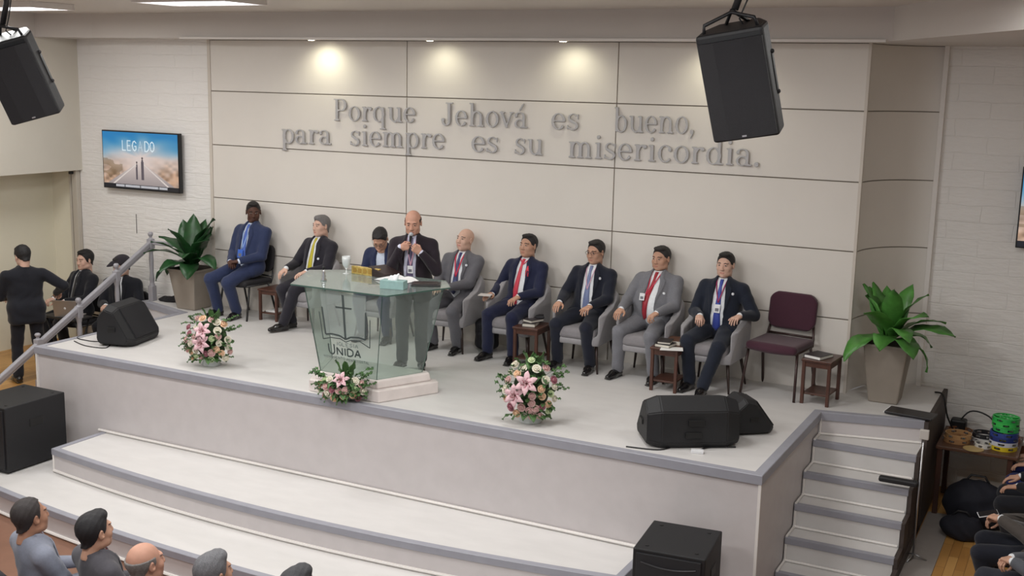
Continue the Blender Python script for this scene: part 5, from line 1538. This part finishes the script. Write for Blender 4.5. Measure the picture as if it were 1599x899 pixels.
tag(MB().box(-.07, .0, -.07, .07, .05, .07).build('screen_mount', M_black), 'black wall mount behind the left screen', 'wall mount').location = (-1.275, .012, 1.94)

# ---- stair rail on the left
M_rail = mat('grey_painted_wood', (158, 156, 162), .5, noise=.04, nscale=10)
rail = empty('stair_railing', (-.93, -.3, 0), 0, 'grey turned-wood stair railing with ball finials at the left end of the stage', 'railing')
def newel(x, y, z0, ztop):
    H_ = ztop - z0; s = MB(); M = Matrix.Translation((x + .93, y + .3, z0))
    s.box(-.042, -.042, 0, .042, .042, H_ * .22, M, bev=.006)
    s.lathe([(.040, H_ * .22), (.030, H_ * .26), (.036, H_ * .32), (.026, H_ * .42), (.034, H_ * .60), (.028, H_ * .70), (.040, H_ * .76)], 14, M)
    s.box(-.040, -.040, H_ * .76, .040, .040, H_ * .90, M, bev=.006)
    s.lathe([(.038, H_ * .90), (.018, H_ * .92), (.022, H_ * .935), (.037, H_ * .96), (.038, H_ * .98), (.024, H_ * .998), (.002, H_)], 14, M)
    s.build('post', M_rail, rail)
rz0, ry0 = .82, -.22; slope = (.82 + .72) / (2.86 - .22)
for y, top_ in ((-.25, .98), (-.90, .62), (-1.57, .25), (-2.24, -.10)):
    newel(-.93, y, 0.0 if y > -.4 else max(ZLP, -.22 * math.ceil((-.45 - y) / .33 + .001)), top_)
hr = MB()
A_ = Vector((0, .08, .84)); B_ = Vector((0, -3.0, -.82))
d_ = (B_ - A_).normalized(); 
M4 = Matrix.Identity(4); sd = Vector((1, 0, 0)); up_ = sd.cross(d_)
if up_.z < 0: up_ = -up_
for i in range(3): M4[i][0] = sd[i]; M4[i][1] = d_[i]; M4[i][2] = up_[i]; M4[i][3] = (A_)[i]
hr.box(-.032, 0, -.035, .032, (B_ - A_).length, .035, M4, bev=.014)
hr.box(-.014, .02, -.06, .014, (B_ - A_).length, -.03, M4)
hr.build('handrail', M_rail, rail)
MB().box(0, -.0, .80, .42, .05, .86, Matrix.Translation((0, .04, 0)), bev=.012).build('handrail', M_rail, rail)

# ---- cables, cloth, small things on the stage
def cable(name, pts, r, label, cat='cable', group=None):
    # Catmull-Rom through the points
    P = [Vector(p) for p in pts]; out = []
    for i in range(len(P) - 1):
        p0, p1, p2, p3 = P[max(i - 1, 0)], P[i], P[i + 1], P[min(i + 2, len(P) - 1)]
        for k in range(6):
            t = k / 6; out.append(.5 * ((2 * p1) + (p2 - p0) * t + (2 * p0 - 5 * p1 + 4 * p2 - p3) * t * t + (3 * p1 - p0 - 3 * p2 + p3) * t ** 3))
    out.append(P[-1]); return tag(MB().tube(out, r, 6).build(name, M_cable, None, smooth=True), label, cat, group)
cable('cable', [(.15, -2.62, .006), (.45, -2.72, .006), (.72, -2.68, .006), (.62, -2.50, .006)], .006, 'thin black cable lying in front of the left stage monitor')
cable('cable', [(-.0, -2.0, .006), (.02, -2.45, .006), (.28, -2.52, .006), (.42, -2.48, .006)], .006, 'thin black cable running from the stage edge to the left monitor')
cable('cable', [(7.35, -2.92, .006), (7.62, -2.86, .006), (7.70, -2.72, .006), (7.66, -2.66, .006)], .007, 'short black cable in front of the right stage monitor')
cable('cable', [(7.95, -2.70, .006), (7.98, -2.58, .006), (8.08, -2.50, .006), (8.2, -2.42, .006)], .008, 'black plug cable between the two right stage monitors')
cable('cable', [(9.50, .55, .006), (9.60, .40, .02), (9.66, .36, -.18), (9.72, .42, -.33)], .010, 'thick black cable dropping over the right stage corner')
cable('cable', [(9.74, .55, -.33), (9.86, .58, -.16), (10.05, .56, -.18), (10.2, .50, -.33)], .008, 'black cable looping over the brown table behind the tambourines')
pw = MB().box(-.055, -.03, 0, .055, .03, .03, bev=.006).build('power_adapter', mat('white_plastic', (222, 222, 224), .4)); pw.location = (7.95, -2.74, .0); pw.rotation_euler = (0, 0, .3); tag(pw, 'small white power adapter in front of the right stage monitor', 'adapter')
v = Vol((-.40, -.20, -.02), (.40, .20, .14), .012)
v.ell((-.12, 0, .02), (.22, .12, .055), k=0); v.ell((.12, .02, .02), (.24, .10, .045), k=.04); v.cone((-.05, -.02, .05), (.05, .03, .06), .04, .03, .04); v.wrinkle(.012, 1.0, 3); v.plane((0, 0, .002), (0, 0, -1))
V, Q = v.mesh(); o = mesh_obj('cloth_bag', V, Q, mat('black_cloth', (24, 22, 26), .9), None, smooth=True); o.location = (-.62, -.62, 0.0); o.location = (-.60, -.14, 0.0); o.rotation_euler = (0, 0, .1); o.scale = (.85, .75, .9)
tag(o, 'crumpled black bag on the stage floor between rail and left planter', 'bag')
# backpacks behind the feet
def backpack(loc, rz, label, s=1.0):
    t = empty('backpack', loc, rz, label, 'backpack')
    v = Vol((-.22, -.17, -.02), (.22, .17, .50), .012)
    v.box((0, 0, .22), (.16, .10, .21), .08, k=0); v.box((0, -.09, .15), (.12, .045, .12), .04, k=.02); v.plane((0, 0, .004), (0, 0, -1)); v.wrinkle(.004, 1, 1)
    V, Q = v.mesh(); mesh_obj('bag_body', V, Q, mat('black_nylon', (26, 26, 32), .6), t, smooth=True)
    MB().tube([(-.04, .02, .42), (-.03, .03, .47), (.03, .03, .47), (.04, .02, .42)], .008, 6).build('carry_loop', M_black, t, smooth=True)
    t.scale = (s, s, s); return t
backpack((4.50, -.30, 0), .2, 'black backpack on the floor behind the lectern, left of the pinkish-red-tie man', .88)
# black folder at the stage corner and the black arm by the stair
fo_ = empty('folder', (9.40, -.50, .012), -.12, 'black folder lying at the top of the right-hand stairs', 'folder')
MB().box(-.22, -.12, 0, .24, .12, .022, bev=.005).build('cover', mat('dark_case', (34, 32, 34), .35), fo_)
MB().box(-.232, -.11, .004, -.20, .11, .016).build('pages', mat('white_pages', (236, 236, 236), .7), fo_)

# ---- brown table with tambourines
tab = empty('table', (10.0, .14, ZRP), 0, 'dark brown wooden table below the right relief wall, tambourines on it', 'table')
TH = .735
M_table = mat('brown_table_wood', (92, 62, 46), .4, noise=.15, nscale=8, stretch=(.2, 1, 1))
MB().box(-.37, -.30, TH - .035, .40, .50, TH, bev=.006).build('tabletop', M_table, tab)
for sx in (-1, 1):
    for sy in (-.25, .45):
        MB().box(sx * .33 - .025, sy - .025, 0, sx * .33 + .025, sy + .025, TH - .035, bev=.004).build('leg', M_darkwood, tab)
MB().box(-.33, .43, TH - .20, .33, .45, TH - .035).build('apron', M_darkwood, tab)
TZ = ZRP + TH
def tambourine(x, y, z, r, rgb, label, tilt=0.0, star=False):
    nm = 'tambourine_%d_%d_%d' % rgb
    t = empty('tambourine', (x, y, z), random.uniform(0, 3), label, 'tambourine', 'tambourines on the brown table')
    t.rotation_euler = (tilt, 0, random.uniform(0, 3) if not tilt else .3)
    m = mat(nm, rgb, .4)
    b_ = MB(); n = 6; h_ = .045
    b_.lathe([(r, 0), (r, .012), (r - .010, .012), (r - .010, 0), (r, 0)], 28, cap=False)
    b_.lathe([(r, h_ - .012), (r, h_), (r - .010, h_), (r - .010, h_ - .012), (r, h_ - .012)], 28, cap=False)
    for k in range(n):
        a0 = 2 * PI * k / n; a1 = a0 + 2 * PI / n * .55
        pts = [(a0 + (a1 - a0) * i / 4) for i in range(5)]
        vs = []
        for a_ in pts:
            for rr2 in (r, r - .010):
                for zz in (.010, h_ - .010): vs.append((rr2 * math.cos(a_), rr2 * math.sin(a_), zz))
        fs = []
        for i in range(4):
            q = i * 4; fs += [(q, q + 4, q + 5, q + 1), (q + 2, q + 3, q + 7, q + 6)]
        fs += [(0, 1, 3, 2), (16, 18, 19, 17)]; b_.add(vs, fs)
    b_.build('hoop', m, t)
    j = MB()
    for k in range(n):
        a_ = 2 * PI * (k + .78) / n
        for zz in (.017, .025): j.lathe([(.001, zz), (.016, zz + .001), (.016, zz + .003), (.001, zz + .004)], 10, Matrix.Translation(((r - .005) * math.cos(a_), (r - .005) * math.sin(a_), 0)))
    j.build('jingles', M_metal, t)
    if star:
        s_ = MB()
        for k in range(5):
            a_ = 2 * PI * k / 5; c_ = 2 * PI * (k + 2) / 5; s_.tube([(r * .95 * math.cos(a_), r * .95 * math.sin(a_), h_ - .006), (r * .95 * math.cos(c_), r * .95 * math.sin(c_), h_ - .006)], .006, 6)
        s_.build('star_bar', m, t)
    return t
TBS = [(9.80, .10, 0, .13, (178, 134, 92), 'light wooden tambourine, bottom of the stack at the table left'), (9.81, .11, 1, .13, (190, 148, 102), 'light wooden tambourine, top of the stack at the table left'),
       (9.80, .40, 0, .13, (132, 90, 62), 'brown wooden tambourine behind the light wooden stack'),
       (10.06, .04, 0, .085, (220, 218, 212), 'small white tambourine at the table front'), (10.04, .26, 0, .11, (214, 212, 210), 'white tambourine in the middle of the table'), (10.04, .26, 1, .11, (40, 40, 44), 'black tambourine on the white one in mid table'),
       (10.24, .10, 0, .135, (222, 196, 40), 'yellow tambourine, bottom of the right-hand stack'), (10.24, .10, 1, .135, (214, 214, 222), 'white tambourine second from bottom of the right-hand stack'),
       (10.24, .10, 2, .135, (44, 58, 120), 'dark blue tambourine in the lower middle of the right-hand stack'), (10.24, .10, 3, .135, (56, 74, 146), 'blue tambourine just under the green ones'),
       (10.25, .13, 4, .125, (60, 176, 88), 'green tambourine lying on the blue ones'), (10.24, .15, 5, .13, (70, 196, 92), 'bright green tambourine second from the top'), (10.24, .16, 6, .13, (54, 182, 84), 'green tambourine on top of the right-hand stack'),
       (10.26, .42, 0, .12, (150, 92, 62), 'reddish brown tambourine behind the right-hand stack')]
for (x, y, k, r, rgb, lb) in TBS: tambourine(x, y, TZ + k * .0455, r, rgb, lb, star=(rgb[1] > 170 and rgb[0] < 80))
dsk = MB().lathe([(.001, 0), (.10, .001), (.10, .006), (.001, .006)], 24).build('wooden_disc', mat('pale_wood', (196, 168, 112), .5), None, smooth=False); dsk.location = (9.98, -.09, TZ); tag(dsk, 'flat pale wooden disc at the front of the brown table', 'disc')
bx = MB().box(-.08, -.07, 0, .08, .07, .11, bev=.02).build('speaker_box', mat('black_plastic', (22, 22, 24), .5)); bx.location = (9.76, .58, TZ); tag(bx, 'small black box with cables at the rear left of the brown table', 'box')
# music stand with a black padded arm reaching over the stairs
st = empty('music_stand', (9.66, -1.46, ZRP), 0, 'thin metal stand with a long black padded arm reaching over the right-hand stairs', 'stand')
MB().tube([(0, 0, .02), (0, .01, 1.16)], .009, 8).build('pole', M_metal, st, smooth=True)
MB().box(-.035, -.02, 1.16, .045, .02, 1.25, bev=.006).build('clamp', mat('pale_clamp', (190, 184, 178), .5), st)
f_ = MB()
for k in range(3): f_.tube([(0, 0, .06), (.12 * math.cos(k * 2.1 + 1.2 - 1.0), .12 * math.sin(k * 2.1 + 1.2 - 1.0), .008)], .008, 6)
f_.build('foot', M_metal, st, smooth=True)
ar = MB().box(-.36, -.035, .70, -.01, .035, .755, bev=.018).build('padded_arm', M_black, st)
MB().lathe([(.001, 0), (.014, 0), (.014, .006), (.001, .006)], 12, Matrix.Translation((-.358, -.014, .73)) @ Matrix.Rotation(-PI / 2, 4, 'Y')).build('end_cap', M_white, ar)
# dark bags under the table
def bag(loc, sz, label, seed):
    v = Vol((-sz[0] - .05, -sz[1] - .05, -.02), (sz[0] + .05, sz[1] + .05, sz[2] + .08), .016)
    v.ell((0, 0, sz[2] * .45), (sz[0], sz[1], sz[2] * .55), k=0); v.ell((sz[0] * .3, 0, sz[2] * .3), (sz[0] * .6, sz[1] * .9, sz[2] * .4), k=.05); v.wrinkle(.012, .8, seed); v.plane((0, 0, .004), (0, 0, -1))
    V, Q = v.mesh(); t = empty('bag', loc, 0, label, 'bag'); mesh_obj('bag_body', V, Q, mat('navy_black_cloth', (24, 25, 36), .85), t, smooth=True)
    MB().tube([(-sz[0] * .5, 0, sz[2] * .8), (-sz[0] * .2, 0, sz[2] * 1.1), (sz[0] * .2, 0, sz[2] * 1.1), (sz[0] * .5, 0, sz[2] * .8)], .012, 6).build('handle', M_black, t, smooth=True)
bag((10.06, -.22, ZRP), (.32, .22, .46), 'dark bag on the floor in front of the brown table', 2)
bag((9.98, -.66, ZRP), (.20, .14, .24), 'small black bag on the grey tiles beside the right-hand stairs', 5)
# wall fittings
tag(MB().box(-.02, -.03, -.02, .02, .03, .02, bev=.006).build('wall_sensor', M_black), 'small black sensor at the lower corner of the beige bulkhead box', 'sensor').location = (-2.66, -.06, 1.70)
tag(MB().box(-.004, -.004, -.14, .004, .004, .14).build('wall_conduit', mat('grey_conduit', (120, 116, 114), .6)), 'short thin grey conduit on the left relief wall below the screen', 'conduit').location = (-1.5, .055, 1.02)

# laptop table of the musicians
kt = empty('keyboard_stand', (-1.66, -1.12, ZLP), 0, 'low black stand with open grey laptop beside the standing man', 'stand')
MB().box(-.32, -.16, .70, .32, .16, .73, bev=.006).build('top', M_black, kt)
for s in (-1, 1): MB().tube([(s * .28, -.12, .70), (s * .28, .12, .0)], .014, 6).build('leg', M_black, kt, smooth=True); MB().tube([(s * .28, .12, .70), (s * .28, -.12, .0)], .014, 6).build('leg', M_black, kt, smooth=True)
lt = empty('laptop', (-1.62, -1.10, ZLP + .73), -2.75, 'silver laptop seen from behind its lid, beside the standing man at left', 'laptop')
M_alu = mat('aluminium', (172, 168, 166), .35, metal=.5)
MB().box(-.17, -.12, 0, .17, .12, .014, bev=.003).build('base', M_alu, lt)
MB().box(-.17, -.004, 0, .17, .004, .24, Matrix.Translation((0, .12, .012)) @ Matrix.Rotation(-.25, 4, 'X'), bev=.003).build('lid', M_alu, lt)
MB().ico((0, 0, 0), 1, 2, (.016, .002, .019), Matrix.Translation((0, .159, .13)) @ Matrix.Rotation(-.25, 4, 'X')).build('lid_mark', mat('white_mark', (240, 240, 242), .3), lt, smooth=True)
# ------------------------------------------------------------------ the people in this picture
def sit(**k):
    kx = k.pop('kx', .15); fy = k.pop('fy', -.31); dx = k.pop('dx', 0.0)
    P = dict(scale=1.06, zp=.575, lean=9, py=0.0, h=.0078,
             hands={-1: ((-kx + dx * .7, -.335, .712), (.10, -1, -.22), (0, -.15, -1), 'rest'), 1: ((kx + dx * .7, -.335, .712), (-.10, -1, -.22), (0, -.15, -1), 'rest')},
             feet={-1: (-kx - .01 + dx, fy, .088, -8), 1: (kx + .01 + dx, fy, .088, 8)})
    P['kpole'] = {-1: (-.12 + dx, -1, .75), 1: (.12 + dx, -1, .75)}
    P.update(k); return P
WH = ('white_shirt', (226, 228, 232))
RY = -.30
# 1 bright blue suit
person((.88, RY, 0), .0, 'person in bright blue suit with blue tie and lanyard, hands clasped, seated far left', sit(
    seed=1, skin='dark', hair='short', haircol=(24, 20, 20), hth=.004, suit=('bright_blue_suit', (44, 53, 84)), shirt=('pale_blue_shirt', (205, 215, 232)), tie=('royal_blue_tie', (58, 92, 176)),
    tie_end=.06, lanyards=[('pale_blue_lanyard', (150, 180, 225), .20, .010, -.01)], badge=(-.02, .14, .075, .10, (62, 106, 200)), hyaw=42, hpitch=8, zp=.600, hsize=1.02,
    hands={-1: ((-.085, -.235, .68), (.75, -.75, -.1), (0, .2, -1), 'half'), 1: ((.075, -.245, .70), (-.85, -.5, -.15), (0, .1, -1), 'half')}, kx=.13, fy=-.22, dx=-.16, scale=1.12, open=.75))
# 2 yellow tie
person((1.98, RY, 0), -.12, 'person in black suit with bright yellow tie and grey hair, seated left of the lectern', sit(
    seed=2, skin='light', hair='thick', haircol=(112, 108, 108), suit=('charcoal_black_suit', (40, 38, 46)), tie=('yellow_tie', (186, 172, 22)), tie_end=.0, hyaw=-8, hpitch=-2, pin=(.11, .25),
    hands={-1: ((-.20, -.30, .72), (-.10, -1, -.55), (0, -.3, -1), 'rest'), 1: ((.14, -.30, .715), (-.3, -1, -.2), (0, -.1, -1), 'rest')}, kx=.15, feet={-1: (-.12, -.30, .088, -6), 1: (-.06, -.50, .10, -14, 0)},
    kpole={-1: (-.2, -1, .7), 1: (.2, -1, .9)}))
# 3 bowed head
person((3.10, RY - .02, 0), .10, 'person in dark blue suit and glasses with bowed head, seated behind the glass lectern', sit(
    seed=3, skin='tan', hair='short', haircol=(30, 26, 28), suit=('dark_blue_suit', (38, 46, 76)), shirt=('pale_blue_shirt', (205, 215, 232)), lean=-13, hpitch=44, hyaw=14, hfwd=.05, hup=-.01, glasses=True, front=True,
    hands={-1: ((-.09, -.32, .72), (.6, -1, -.1), (0, .0, -1), 'half'), 1: ((.10, -.32, .72), (-.6, -1, -.1), (0, .0, -1), 'half')}))
# 4 the speaker
sp, si = person((4.27, -1.58, 0), .30, 'person in dark suit standing at the glass lectern, holding a microphone to his mouth', dict(
    scale=1.035, zp=.945, seated=False, seed=4, h=.0085, skin='ruddy', hair='bald_sides', haircol=(48, 38, 36), jaw=1.05, wide=1.03, suit=('black_aubergine_suit', (38, 30, 38)), shirt=('lilac_white_shirt', (205, 205, 224)), trousers=('dark_grey_trousers', (52, 50, 56)),
    tie=('muted_violet_tie', (96, 86, 120)), lanyards=[('pale_pink_lanyard', (220, 170, 190), .22, .012, .01)], badge=(.01, .18, .06, .08), pin=(.115, .35), hyaw=6, hpitch=14, lean=-3, belly=.04,
    hands={-1: ((-.085, -.235, 1.345), (.9, -.30, .25), (.15, 1, .1), 'fist', (-.5, .3, -1)), 1: ((.145, -.235, 1.30), (-.72, -.4, .55), (-.2, 1, .1), 'fist', (.6, .3, -1))},
    feet={-1: (-.12, -.02, .085, -14), 1: (.08, .04, .085, 16)}))
# microphone between fist and mouth
wr = si['Wr'][-1]; yv = np.array((.9, -.30, .25)); yv /= np.linalg.norm(yv); zn = -np.array((.15, 1, .1)); zn = zn - yv * (zn @ yv); zn /= np.linalg.norm(zn)
grip = wr + (yv * .105 - zn * .028) * 1.035
mouth = si['Hd'](0, -.125, -.055)
mic = empty('microphone', (4.27, -1.58, 0), .30, 'black handheld microphone with silver head held at the speaker’s mouth'.replace('’', "'"), 'microphone')
dr = (mouth - grip); L_ = np.linalg.norm(dr); dr = dr / L_
MB().tube([grip - dr * .10, grip, mouth - dr * .045], [.010, .012, .016], 12).build('handle', M_black, mic, smooth=True)
MB().ico(mouth - dr * .02, .0265, 2).build('mesh_head', mat('silver_mesh', (196, 198, 204), .4, metal=.5, bump=.6, bscale=500), mic, smooth=True)
# 5 bald, grey suit
person((4.12, RY, 0), -.02, 'bald person in grey suit with blue tie and red lanyard, seated right behind the speaker', sit(
    seed=5, skin='light', hair='none', haircol=(90, 84, 82), suit=('mid_grey_suit', (98, 97, 103)), tie=('navy_striped_tie', (46, 54, 104)), lanyards=[('crimson_lanyard', (200, 44, 76), .22, .016, .0)], pin=(.11, .36), hyaw=-8, hpitch=-10, hroll=3,
    hands={-1: ((-.14, -.31, .715), (.3, -1, -.15), (0, -.1, -1), 'rest'), 1: ((.05, -.32, .73), (-.6, -1, .0), (0, -.1, -1), 'rest')}))
# 6 pinkish red tie
person((4.97, RY, 0), -.06, 'person in navy suit with pinkish red tie and red ribbon', sit(
    seed=6, skin='tan', hair='short', haircol=(28, 24, 26), suit=('navy_suit', (32, 36, 62)), tie=('pinkish_red_tie', (206, 50, 74)), tie_end=-.03, tie_shift=-.05, hyaw=-6, hpitch=-6, ribbon=(.085, .38), lanyards=[('crimson_lanyard', (200, 44, 76), .44, .010, .02)],
    hands={-1: ((-.27, -.20, .685), (-.12, -1, -.05), (0, -.1, -1), 'rest'), 1: ((.13, -.30, .715), (-.25, -1, -.25), (0, -.15, -1), 'rest')}, kx=.15, dx=-.05, fy=-.38, jaw=1.1))
# 7 glasses
person((5.83, RY, 0), -.02, 'person in navy suit with glasses and patterned pale blue tie', sit(
    seed=7, skin='tan', hair='short', haircol=(34, 30, 30), suit=('black_navy_suit', (28, 31, 44)), tie=('pale_blue_patterned_tie', (112, 124, 164)), tie_end=-.01, lanyards=[('pale_pink_lanyard', (220, 170, 190), .24, .008, .0)], pin=(.12, .37), glasses=True, watch=1, hyaw=-10, hpitch=4, kx=.18, dx=-.03, jaw=1.05))
# 8 grey suit, dark red tie
person((6.60, RY, 0), -.04, 'stout person in light grey suit and dark red tie, second from right of the row', sit(
    seed=8, skin='tan', hair='short', haircol=(40, 36, 36), hth=.005, belly=.075, build=1.04, wide=1.08, jaw=1.25, suit=('light_grey_suit', (116, 116, 122)), tie=('dark_red_tie', (156, 22, 42)), tie_end=-.02, tie_shift=-.06, lanyards=[('crimson_lanyard', (200, 44, 76), .25, .012, -.05)],
    badge=(-.07, .22, .055, .075), pin=(.13, .28), hyaw=-10, hpitch=2, kx=.19, dx=-.04, lean=12, fy=-.34,
    hands={-1: ((-.22, -.34, .72), (.0, -1, -.3), (0, -.2, -1), 'rest'), 1: ((.17, -.32, .72), (-.35, -1, -.3), (0, -.2, -1), 'half')}))
# 9 blue tie with badge
person((7.36, RY - .03, 0), .0, 'person in black-navy suit with blue tie and white badge, rightmost of the seated row', sit(
    seed=9, skin='light', hair='short', haircol=(30, 26, 26), suit=('black_blue_suit', (30, 35, 48)), tie=('cobalt_tie', (48, 66, 156)), tie_end=-.02, lanyards=[('navy_magenta_lanyard', (150, 44, 90), .26, .012, .0)], badge=(0, .20, .062, .085), pin=(.13, .36), hyaw=-2, hpitch=0,
    hands={-1: ((-.13, -.26, .735), (.25, -1, -.2), (0, -.15, -1), 'half'), 1: ((.27, -.22, .77), (-.2, -1, -.15), (0, -.1, -1), 'rest')}, kx=.17, feet={-1: (-.16, -.38, .088, -12), 1: (.02, -.52, .088, 0)}, kpole={-1: (-.3, -1, .7), 1: (.4, -1, .75)}))

# small things they hold
def leafpaper(loc, rz, tilt, label, sz=(.15, .11)):
    o = MB().box(-sz[0] / 2, -sz[1] / 2, 0, sz[0] / 2, sz[1] / 2, .008, bev=.002).build('booklet', mat('pale_booklet', (206, 200, 196), .6)); o.location = loc; o.rotation_euler = (tilt, 0, rz)
    return tag(o, label, 'booklet')
leafpaper((4.665, -.66, .735), .2, .05, 'pale booklet under the hand of the man with the pinkish red tie')
leafpaper((4.06, -.66, .78), .1, .1, 'pale papers on the lap of the bald man in a grey suit', (.24, .13))

# ---- musicians at the left
person((-1.50, -1.92, ZLP), -2.05, 'person in black suit standing with back turned, reaching over a laptop, at far left', dict(
    scale=1.06, build=1.12, zp=.93, seated=False, seed=11, h=.009, skin='light', hair='short', hth=.012, haircol=(20, 18, 20), suit=('black_suit', (26, 27, 34)), tie=('black_tie', (24, 24, 28)), hyaw=14, hpitch=22, lean=-4,
    hands={-1: ((-.40, -.16, 1.06), (-.5, -.8, -.3), (0, -.2, -1), 'half', (-.5, .8, .1)), 1: ((.16, -.33, 1.02), (-.2, -1, -.2), (0, 0, -1), 'half')}, feet={-1: (-.15, .03, .085, -8), 1: (.14, .02, .085, 8)}))
for (x, y, lb) in ((-2.18, -.46, 'black chair of the seated musician nearest the pilaster'), (-1.44, -.34, 'black chair of the seated musician behind the stair post')):
    c = copy_tree(bc); place(c, (x, y, ZLP), 0, lb, 'chair')
person((-2.18, -.42, ZLP), -.15, 'young person in black suit and black tie seated by the left wall pilaster', sit(
    seed=12, skin='light', hair='short', hth=.012, haircol=(22, 19, 20), suit=('black_suit', (26, 27, 34)), tie=('black_tie', (24, 24, 28)), tie_end=.08, hyaw=4, hpitch=4, h=.009, scale=1.12, open=.7,
    hands={-1: ((-.12, -.30, .74), (.2, -1, -.1), (0, -.1, -1), 'half'), 1: ((.14, -.30, .74), (-.2, -1, -.1), (0, -.1, -1), 'half')}))
person((-1.44, -.30, ZLP), .35, 'person in black suit and dark cap seated behind the stair railing', sit(
    seed=13, skin='light', hair='short', haircol=(26, 22, 24), cap=('dark_grey_cap', (46, 42, 48)), suit=('black_suit', (26, 27, 34)), tie=('black_tie', (24, 24, 28)), tie_end=.1, hyaw=-35, hpitch=14, h=.009, scale=1.10, open=.7, lean=-2,
    hands={-1: ((-.10, -.30, .74), (.2, -1, -.1), (0, -.1, -1), 'half'), 1: ((.12, -.30, .74), (-.2, -1, -.1), (0, -.1, -1), 'half')}))

# ---- audience at the lower left, seen from behind
AUD = [((3.97, -6.42), 'person with thinning dark hair in blue-grey suit, leftmost of the audience heads', dict(hair='receding', haircol=(46, 40, 40), skin='brown', suit=('blue_grey_suit', (126, 130, 144)))),
       ((4.60, -6.38), 'person with thick black hair in dark grey suit, second from left in the audience', dict(hair='thick', haircol=(24, 22, 26), skin='tan', suit=('dark_grey_suit', (76, 74, 80)))),
       ((5.32, -6.60), 'bald person with grey side hair, third from left in the audience', dict(hair='bald_sides', haircol=(120, 116, 114), skin='ruddy', suit=('dark_grey_suit', (76, 74, 80)))),
       ((5.84, -6.50), 'person with wavy grey hair, fourth from left in the audience', dict(hair='thick', haircol=(104, 104, 108), skin='tan', suit=('charcoal_black_suit', (40, 38, 46)))),
       ((6.46, -6.38), 'person whose dark grey hair just shows at the bottom edge, rightmost of the audience heads', dict(hair='thick', haircol=(58, 58, 62), skin='tan', suit=('charcoal_black_suit', (40, 38, 46))))]
for i, ((x, y), lb, kw) in enumerate(AUD):
    rz = PI - .32
    sc_ = 1.10
    kw = dict(kw)
    P = sit(seed=20 + i, hyaw=6 if i < 2 else 2, hpitch=-8, h=.0095, hsize=1.10, zp=.50, scale=sc_, lean=4, build=1.06, tie=('dark_red_tie', (156, 22, 42)), **kw)
    for s in (-1, 1):
        w = P['hands'][s]; P['hands'][s] = ((w[0][0], w[0][1], w[0][2] - .055),) + w[1:]
    dz = [.0, 0.0, -.0, -.0, -.01][i]
    person((x, y, ZF + dz), rz, lb, P)
    c = copy_tree(bc); place(c, (x - .04 * math.sin(rz), y + .04 * math.cos(rz), ZF), rz, 'black chair of the ' + ['leftmost', 'second', 'third', 'fourth', 'fifth'][i] + ' audience person from the left', 'chair', 'audience chairs'); c.scale = (1.02,) * 3

# ---- people seated at the right edge, facing left
RG = [((10.84, -.05), 'person in royal blue trousers at the right edge, nearest the brown table', dict(suit=('royal_blue_suit', (34, 40, 92)))),
      ((10.80, -.80), 'person in black trousers at the right edge, second from the brown table', dict(suit=('black_suit', (26, 27, 34)))),
      ((10.74, -2.15), 'person in brown-grey jacket at the right edge, holding a phone', dict(suit=('brown_grey_jacket', (74, 68, 64)), trousers=('black_navy_trousers', (26, 28, 38)))),
      ((10.84, -2.92), 'person in grey suit with white cuffs and clasped hands at the lower right corner', dict(suit=('slate_grey_suit', (84, 86, 92)), trousers=('dark_slate_trousers', (44, 46, 54))))]
for i, ((x, y), lb, kw) in enumerate(RG):
    P = sit(seed=30 + i, skin='tan', hyaw=25, hpitch=12, h=.0100, zp=.50, scale=1.07, lean=14, tie=('black_tie', (24, 24, 28)), **kw)
    for s in (-1, 1):
        w = P['hands'][s]; P['hands'][s] = ((w[0][0], w[0][1] + .03, w[0][2] - .055),) + w[1:]
    if i == 2: P['hands'] = {-1: ((-.05, -.30, .72), (.4, -1, -.1), (0, -.1, -1), 'half'), 1: ((.10, -.30, .76), (-.6, -.9, .0), (-.2, -.1, -1), 'half')}
    if i == 3: P['hands'] = {-1: ((-.06, -.26, .70), (.75, -.8, -.1), (0, .2, -1), 'half'), 1: ((.07, -.26, .72), (-.8, -.6, -.1), (0, .1, -1), 'half')}
    person((x, y, ZRP), -PI / 2 + (.12 if i == 3 else 0), lb, P)
    c = copy_tree(bc); place(c, (x + .03, y, ZRP), -PI / 2, 'black chair at the right edge, ' + ['nearest the table', 'second from the table', 'third from the table', 'in the lower right corner'][i], 'chair', 'chairs at the right edge'); c.scale = (1.02,) * 3
ph = empty('phone', (10.30, -2.13, ZRP + .80), -1.2, 'slim white-edged phone held by the person at the right edge', 'phone'); ph.rotation_euler = (.25, .2, -1.2)
MB().box(-.04, -.08, 0, .04, .08, .009, bev=.003).build('case', mat('white_plastic', (222, 222, 224), .4), ph)
MB().box(-.036, -.076, .009, .036, .076, .0105).build('screen', mat('dark_phone_glass', (16, 16, 22), .15), ph)
bag((10.24, -2.75, ZRP), (.20, .16, .30), 'frayed dark bag at the feet of the person in the lower right corner', 8)
